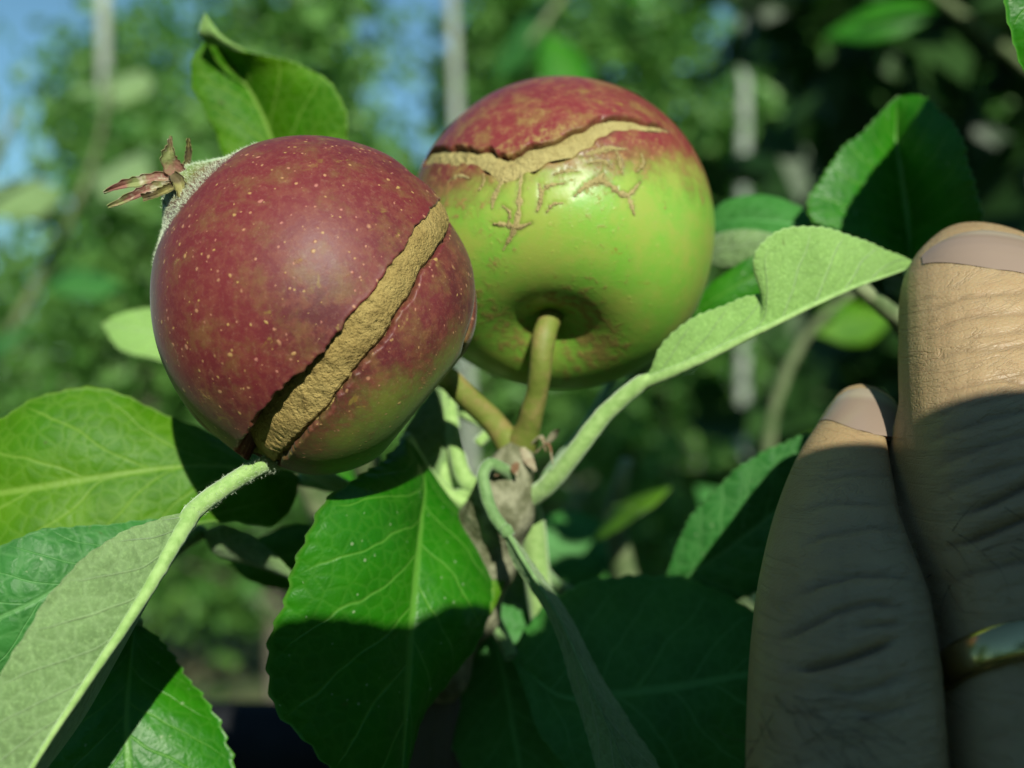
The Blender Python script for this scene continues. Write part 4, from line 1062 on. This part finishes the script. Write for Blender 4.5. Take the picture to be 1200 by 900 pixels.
M_NAIL = g.out(g.pbr(Base_Color=c, Roughness=0.22, Specular_IOR_Level=0.5, Normal=g.bump(g.noise(g.obj(), 600, 2), .2, .0001)).outputs[0])
M_BHAIR = simple('dark_hair', (0.02, 0.014, 0.01), (0.035, 0.022, 0.015), 50, 0.5, 0.0)
g = NT('ring_metal')
M_RING = g.out(g.pbr(Base_Color=(0.46, 0.39, 0.20), Metallic=1.0, Roughness=g.m('MULTIPLY_ADD', g.noise(g.obj(), 900, 3), 0.25, 0.1)).outputs[0])

def finger_sections(rows, sh=0):
    """rows: (py, left px, right px, depth of axis, thickness ratio) from tip to base -> centres and half widths"""
    return [(P((l + r + sh) / 2, y, d), (r - l - abs(sh)) / 2 * K * d, t) for y, l, r, d, t in rows]

pinky = finger_sections([(456, 1000, 1032, 11.45, .5), (466, 985, 1047, 11.35, .55), (485, 972, 1057, 11.2, .68), (520, 953, 1064, 10.9, .80), (560, 931, 1067, 10.55, .86), (620, 908, 1075, 10.05, .9), (690, 891, 1093, 9.55, .9), (750, 883, 1104, 9.15, .9),
                         (800, 879, 1109, 8.9, .9), (850, 877, 1111, 8.65, .9), (900, 876, 1112, 8.45, .9), (1000, 880, 1115, 8.1, .92), (1120, 890, 1130, 7.8, .95), (1260, 910, 1180, 7.6, 1.0), (1400, 940, 1240, 7.5, 1.0)], 0)
ringf = finger_sections([(272, 1128, 1184, 11.65, .5), (281, 1108, 1208, 11.55, .55), (300, 1088, 1232, 11.4, .66), (335, 1063, 1250, 11.15, .78), (400, 1058, 1264, 10.7, .85), (500, 1061, 1278, 10.1, .9), (580, 1069, 1290, 9.65, .92), (640, 1080, 1300, 9.35, .92),
                         (700, 1098, 1306, 9.05, .9), (760, 1116, 1312, 8.75, .9), (830, 1119, 1320, 8.5, .9), (900, 1120, 1328, 8.25, .92), (1020, 1124, 1345, 7.9, .95), (1160, 1140, 1380, 7.6, 1.0), (1300, 1160, 1430, 7.4, 1.0)], -6)
middle = finger_sections([(190, 1360, 1410, 11.6, .5), (200, 1330, 1440, 11.5, .6), (240, 1302, 1478, 11.2, .75), (330, 1288, 1500, 10.7, .85), (480, 1296, 1520, 9.9, .9), (640, 1312, 1540, 9.1, .92), (800, 1332, 1565, 8.4, .9), (960, 1345, 1590, 7.9, .95), (1120, 1370, 1620, 7.5, 1.0), (1300, 1400, 1660, 7.3, 1)])
index_ = finger_sections([(330, 1560, 1620, 11.6, .5), (342, 1530, 1650, 11.5, .6), (390, 1508, 1690, 11.1, .75), (500, 1512, 1725, 10.4, .85), (640, 1535, 1765, 9.5, .9), (800, 1565, 1800, 8.6, .92), (960, 1595, 1840, 7.9, .95), (1140, 1630, 1900, 7.4, 1.0), (1320, 1650, 1930, 7.2, 1)])

def loft(secs, nn=60, kk=28):
    C = np.array([s_[0] for s_ in secs]); a = np.array([s_[1] for s_ in secs]); t = np.array([s_[2] for s_ in secs])
    q = spline(np.concatenate([C, a[:, None], t[:, None]], 1), nn)
    C, a, t = q[:, :3], q[:, 3], q[:, 4]
    T = nrm(np.gradient(spline(C[::6], nn), axis=0))
    X = nrm(np.array([1.0, 0, 0]) - T * T[:, :1]); N_ = nrm(np.cross(T, X))
    an = np.linspace(0, 2 * np.pi, kk, endpoint=False)
    ca, sa = np.cos(an), np.sin(an)
    sq = 1 / (np.abs(ca) ** 2.15 + np.abs(sa) ** 2.15) ** (1 / 2.15)
    V = C[:, None] + X[:, None] * (sq * ca)[None, :, None] * a[:, None, None] + N_[:, None] * (sq * sa)[None, :, None] * (a * t)[:, None, None]
    return C, a, t, T, X, N_, V

def add_loft(bm, V):
    nn, kk = V.shape[:2]
    vs = [[bm.verts.new(V[i, j]) for j in range(kk)] for i in range(nn)]
    for i in range(nn - 1):
        for j in range(kk):
            bm.faces.new((vs[i][j], vs[i][(j + 1) % kk], vs[i + 1][(j + 1) % kk], vs[i + 1][j]))
    c0 = bm.verts.new(V[0].mean(0)); c1 = bm.verts.new(V[-1].mean(0))
    for j in range(kk):
        bm.faces.new((c0, vs[0][(j + 1) % kk], vs[0][j])); bm.faces.new((c1, vs[-1][j], vs[-1][(j + 1) % kk]))

bm = bmesh.new()
LOF = {}
for nm, sec in (('p', pinky), ('r', ringf), ('m', middle), ('i', index_)):
    LOF[nm] = loft(sec); add_loft(bm, LOF[nm][6])
# palm, thumb, wrist and forearm (out of the picture)
def blob(cs):
    C, a, t, T, X, N_, V = loft(cs, 40, 32); add_loft(bm, V)
base_y = 7.4
def cm(x, y, z, a, t): return (np.array([x, y, z], float), a, t)
blob([cm(5.6, 7.7, -4.9, 2.6, .32), cm(5.7, 7.4, -6.0, 3.5, .34), cm(5.8, 7.0, -8.0, 4.0, .36), cm(5.9, 6.4, -11.0, 3.9, .40), cm(5.9, 5.6, -14.0, 3.2, .48), cm(6.0, 4.6, -16.0, 2.7, .62), cm(6.4, 2.5, -19.0, 2.8, .72), cm(7.5, -3.0, -25.0, 3.4, .85), cm(9.5, -12, -33.0, 4.0, .9)])
blob([cm(9.2, 10.8, -4.9, .75, .8), cm(9.3, 10.6, -5.3, .95, .9), cm(9.6, 10.0, -6.4, 1.05, .9), cm(9.7, 9.2, -7.8, 1.0, .95), cm(9.4, 8.2, -9.4, 1.15, 1.0), cm(8.3, 7.2, -11.4, 1.5, .9), cm(7.0, 6.4, -13.6, 1.3, .9)])
bmesh.ops.recalc_face_normals(bm, faces=bm.faces)
tmp = bpy.data.meshes.new('tmp'); bm.to_mesh(tmp); bm.free()
tmpo = bpy.data.objects.new('tmp', tmp); col.objects.link(tmpo)
md = tmpo.modifiers.new('r', 'REMESH'); md.mode = 'VOXEL'; md.voxel_size = 0.034; md.adaptivity = 0
md2 = tmpo.modifiers.new('s', 'SMOOTH'); md2.iterations = 6; md2.factor = 0.5
dg = bpy.context.evaluated_depsgraph_get()
em = bpy.data.meshes.new_from_object(tmpo.evaluated_get(dg))
bpy.data.objects.remove(tmpo); bpy.data.meshes.remove(tmp)
bm = bmesh.new(); bm.from_mesh(em); bpy.data.meshes.remove(em)
for _ in range(0):                                   # finer where the fingers are seen
    ed = []
    for ed_ in bm.edges:
        a_ = ed_.verts[0].co
        if a_.y > 6.5 and a_.z > -4.2 and a_.x < 6.4: ed.append(ed_)
    bmesh.ops.subdivide_edges(bm, edges=ed, cuts=1, use_grid_fill=True, smooth=0.0)
bmesh.ops.triangulate(bm, faces=[f_ for f_ in bm.faces if len(f_.verts) > 4])
bm.normal_update()
V = np.array([v_.co[:] for v_ in bm.verts]); Nv = np.array([v_.normal[:] for v_ in bm.verts])
Q4 = [[v_.index for v_ in f_.verts] for f_ in bm.faces if len(f_.verts) == 4]
T3 = [[v_.index for v_ in f_.verts] for f_ in bm.faces if len(f_.verts) == 3]
bm.free()
px, py = project(V)
vis = (Nv[:, 1] < 0.35) & (V[:, 1] > 3)
creases = [  # photo polylines with depth (cm) and width (px)
    ([(925, 785), (950, 783), (980, 776), (1010, 766), (1035, 756), (1050, 748)], .035, 6), ([(910, 752), (945, 735), (985, 715), (1025, 706), (1060, 712)], .018, 6), ([(930, 700), (965, 684), (1005, 674), (1045, 674), (1080, 682)], .014, 5),
    ([(960, 808), (1000, 812), (1040, 800), (1070, 784)], .014, 6), ([(1000, 735), (1030, 733), (1060, 729)], .014, 4), ([(935, 640), (975, 626), (1020, 618), (1060, 622)], .008, 5), ([(930, 600), (980, 590), (1060, 592)], .007, 5),
    ([(955, 565), (1000, 556), (1055, 560)], .006, 4), ([(990, 830), (1030, 836), (1070, 826)], .010, 6), ([(985, 640), (990, 700), (985, 770)], .005, 6),
    ([(1118, 605), (1145, 596), (1175, 583), (1205, 568)], .028, 6), ([(1100, 645), (1135, 634), (1170, 620), (1210, 604)], .028, 6), ([(1080, 560), (1120, 535), (1160, 520), (1205, 508)], .013, 6), ([(1075, 525), (1115, 505), (1160, 490), (1205, 480)], .012, 5),
    ([(1160, 438), (1185, 446), (1205, 452)], .016, 5), ([(1085, 470), (1130, 452), (1205, 438)], .008, 5), ([(1075, 430), (1120, 412), (1205, 405)], .008, 5), ([(1075, 392), (1130, 372), (1205, 366)], .008, 5), ([(1078, 365), (1130, 348), (1205, 342)], .008, 4),
    ([(1085, 590), (1120, 570), (1160, 552), (1205, 540)], .012, 6), ([(1100, 690), (1140, 670), (1205, 655)], .012, 6), ([(1090, 410), (1140, 394), (1205, 388)], .005, 4), ([(1075, 500), (1120, 478), (1205, 462)], .006, 4)]
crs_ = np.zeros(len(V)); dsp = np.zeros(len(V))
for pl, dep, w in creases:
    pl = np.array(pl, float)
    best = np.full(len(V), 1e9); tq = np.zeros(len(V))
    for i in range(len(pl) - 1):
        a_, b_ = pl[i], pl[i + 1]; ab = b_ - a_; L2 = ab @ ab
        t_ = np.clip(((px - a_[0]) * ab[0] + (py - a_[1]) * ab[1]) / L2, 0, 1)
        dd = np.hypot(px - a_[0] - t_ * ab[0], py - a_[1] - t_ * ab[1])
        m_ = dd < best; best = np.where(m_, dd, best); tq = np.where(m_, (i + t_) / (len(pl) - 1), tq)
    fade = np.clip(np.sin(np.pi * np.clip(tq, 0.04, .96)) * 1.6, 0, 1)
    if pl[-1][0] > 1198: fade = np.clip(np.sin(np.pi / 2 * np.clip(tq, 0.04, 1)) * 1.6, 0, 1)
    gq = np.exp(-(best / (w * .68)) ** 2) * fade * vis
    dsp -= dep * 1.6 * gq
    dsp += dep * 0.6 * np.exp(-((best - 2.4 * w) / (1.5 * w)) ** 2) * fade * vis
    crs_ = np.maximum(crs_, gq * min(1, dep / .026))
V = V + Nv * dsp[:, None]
gl = np.array([(1046, 470), (1050, 500), (1069, 605), (1105, 698), (1120, 787), (1128, 900), (1134, 990)], float)
best = np.abs(px - np.interp(py, gl[:, 1], gl[:, 0]))
V[:, 1] += 0.34 * np.exp(-(best / 9.0) ** 2) * vis * np.clip((py - 470) / 40, 0, 1) * (py < 1050)
# finger coordinates for the fine wrinkles: x across, y along
isr = px > np.interp(py, [440, 450, 560, 690, 800, 900, 1000], [900, 1058, 1068, 1088, 1113, 1117, 1120])
fcd = np.stack([V[:, 0], V[:, 2] - 0.30 * V[:, 0] * isr + 0.12 * np.abs(V[:, 0] - 3.2) * ~isr, np.where(isr, 5.0, 0.0)], 1)
person = thing('person', (9.5, -12, -33.0), 'bare hand with two fingers raised beside the leaves, a ring on one', 'person')
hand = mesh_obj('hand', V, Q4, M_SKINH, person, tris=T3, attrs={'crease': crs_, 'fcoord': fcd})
M_SLEEVE = simple('sleeve_cloth', (0.03, 0.04, 0.07), (0.05, 0.06, 0.10), 300, 0.9, 0.0006)
tube('sleeve', [(7.3, -2.0, -24.0), (8.2, -6, -28), (9.8, -13, -34.2), (14, -26, -46)], [3.9, 4.3, 4.9, 5.6], M_SLEEVE, person, n=40, k=28, bump=.04)

def nail(nm, y0, y1, w0, free_at):
    """plate lying on the finger's back between two photo rows"""
    C, a, t, T, X, N_, Vl = LOF[nm]
    Nq = np.where(N_[:, 1:2] > 0, -N_, N_)
    top = C + Nq * (a * t)[:, None]
    yy = project(top)[1]
    yy = np.maximum.accumulate(yy)
    nn, kk = 30, 21
    ii = np.linspace(*np.interp([y0, y1], yy[:30] + np.arange(30) * 1e-4, np.arange(30)), nn)
    at = lambda arr: np.stack([np.interp(ii, np.arange(len(arr)), arr[:, k_]) for k_ in range(arr.shape[1])], 1) if arr.ndim == 2 else np.interp(ii, np.arange(len(arr)), arr)
    c_, a_, t_, x_, n_ = at(C), at(a), at(t), at(X), at(Nq)
    u_ = np.linspace(0, 1, nn); q_ = np.linspace(-1, 1, kk)
    hw = w0 * a_.max() * np.clip(np.minimum((u_ + .05) * 2.2, (1.01 - u_) * 2.6), 0, 1) ** 0.5
    hw = np.minimum(hw, a_ * .97)
    xx = q_[None, :] * hw[:, None]
    off = (a_ * t_)[:, None] * (1 - np.abs(xx / a_[:, None]) ** 2.15).clip(0) ** (1 / 2.15)
    off = off + 0.035 * np.sin(np.pi * (0.12 + 0.82 * u_))[:, None] * (1 - 0.7 * q_[None, :] ** 4)
    W = c_[:, None] + x_[:, None] * xx[..., None] + n_[:, None] * off[..., None]
    W2 = W - n_[:, None] * 0.06
    F = grid_quads(nn, kk)
    VV = np.concatenate([W.reshape(-1, 3), W2.reshape(-1, 3)])
    return mesh_obj('fingernail', VV, np.concatenate([F, F[:, ::-1] + nn * kk]), M_NAIL, person, attrs={'free': np.tile(np.repeat(1 - u_, kk), 2) - free_at + .5})
nail('p', 457, 506, .86, .72)
nail('r', 273, 318, .86, .8)

# hairs on the back of the fingers
def hairs(name, spots, ndir, ln, count, seed):
    r = np.random.default_rng(seed)
    okv = np.nonzero(vis & (Nv[:, 1] < -0.1) & (px > spots[0]) & (px < spots[2]) & (py > spots[1]) & (py < spots[3]))[0]
    VV, QQ = [], []
    for i in range(count):
        k_ = r.choice(okv)
        b_, n_ = V[k_], Nv[k_]
        d_ = nrm(np.array(ndir, float) + r.normal(0, .35, 3)); d_ = nrm(d_ - n_ * (d_ @ n_))
        L_ = ln * r.uniform(.5, 1.2); cv_ = nrm(np.cross(n_, d_)) * r.normal(0, .35) * L_
        tt_ = np.linspace(0, 1, 8)[:, None]
        c_ = b_ + d_ * L_ * tt_ + cv_ * tt_ ** 2 + n_ * (0.015 + 0.10 * L_ * np.sin(np.pi * tt_ * .9))
        sdv = nrm(np.cross(d_, n_)); wv = 0.003 * (1 - tt_ * .75)
        o0 = len(VV) * 24
        VV.append(np.stack([c_ + sdv * wv, c_ - sdv * wv * .5 + n_ * wv, c_ - sdv * wv * .5 - n_ * wv], 1).reshape(-1, 3))
        QQ.append(grid_quads(8, 3, True, o0))
    o_ = mesh_obj(name, np.concatenate(VV), np.concatenate(QQ), M_BHAIR, hand)
    o_['kind'] = 'stuff'
hairs('finger_hair', (882, 815, 1010, 910), (.8, -.2, -.5), .62, 46, 3)
hairs('finger_hair', (1095, 590, 1210, 690), (1.0, -.2, -.35), .45, 14, 4)

# ring: a polished band round the longer finger
C, a, t, T, X, N_, Vl = LOF['r']
tz = C[:, 2] / C[:, 1]
ir = int(np.argmin(np.abs((450 - tz / K) - 768)))
Cc, Tt, Xx, Nn = C[ir], T[ir], X[ir], N_[ir]
if Nn[1] > 0: Nn = -Nn
Xr = Xx - 0.28 * Tt
ax_ = nrm(np.cross(Xr, Nn))
an = np.linspace(0, 2 * np.pi, 96, endpoint=False)
ca, sa = np.cos(an), np.sin(an)
prof = [(-.14, .0), (-.155, .04), (-.14, .08), (-.09, .10), (0, .106), (.09, .10), (.14, .08), (.155, .04), (.14, .0), (0, -.01)]
VV = []
for (hh, rr_) in prof:
    sq = 1 / (np.abs(ca) ** 2.15 + np.abs(sa) ** 2.15) ** (1 / 2.15)
    A_, B_ = a[ir] * 0.99 + rr_, a[ir] * t[ir] * 0.99 + rr_
    VV.append(Cc + ax_ * hh + Xr * (sq * ca)[:, None] * A_ + Nn * (sq * sa)[:, None] * B_)
VV = np.array(VV)
np_ = len(prof)
F = []
idx = np.arange(np_ * 96).reshape(np_, 96)
F = np.stack([idx, np.roll(idx, -1, 1), np.roll(np.roll(idx, -1, 1), -1, 0), np.roll(idx, -1, 0)], -1).reshape(-1, 4)
ringo = mesh_obj('finger_ring', VV.reshape(-1, 3), F, M_RING, org=Cc)
tag(ringo, 'polished gold-toned ring worn on the longer finger', 'ring')

for o in bpy.data.objects:
    if '_o' in o: del o['_o']
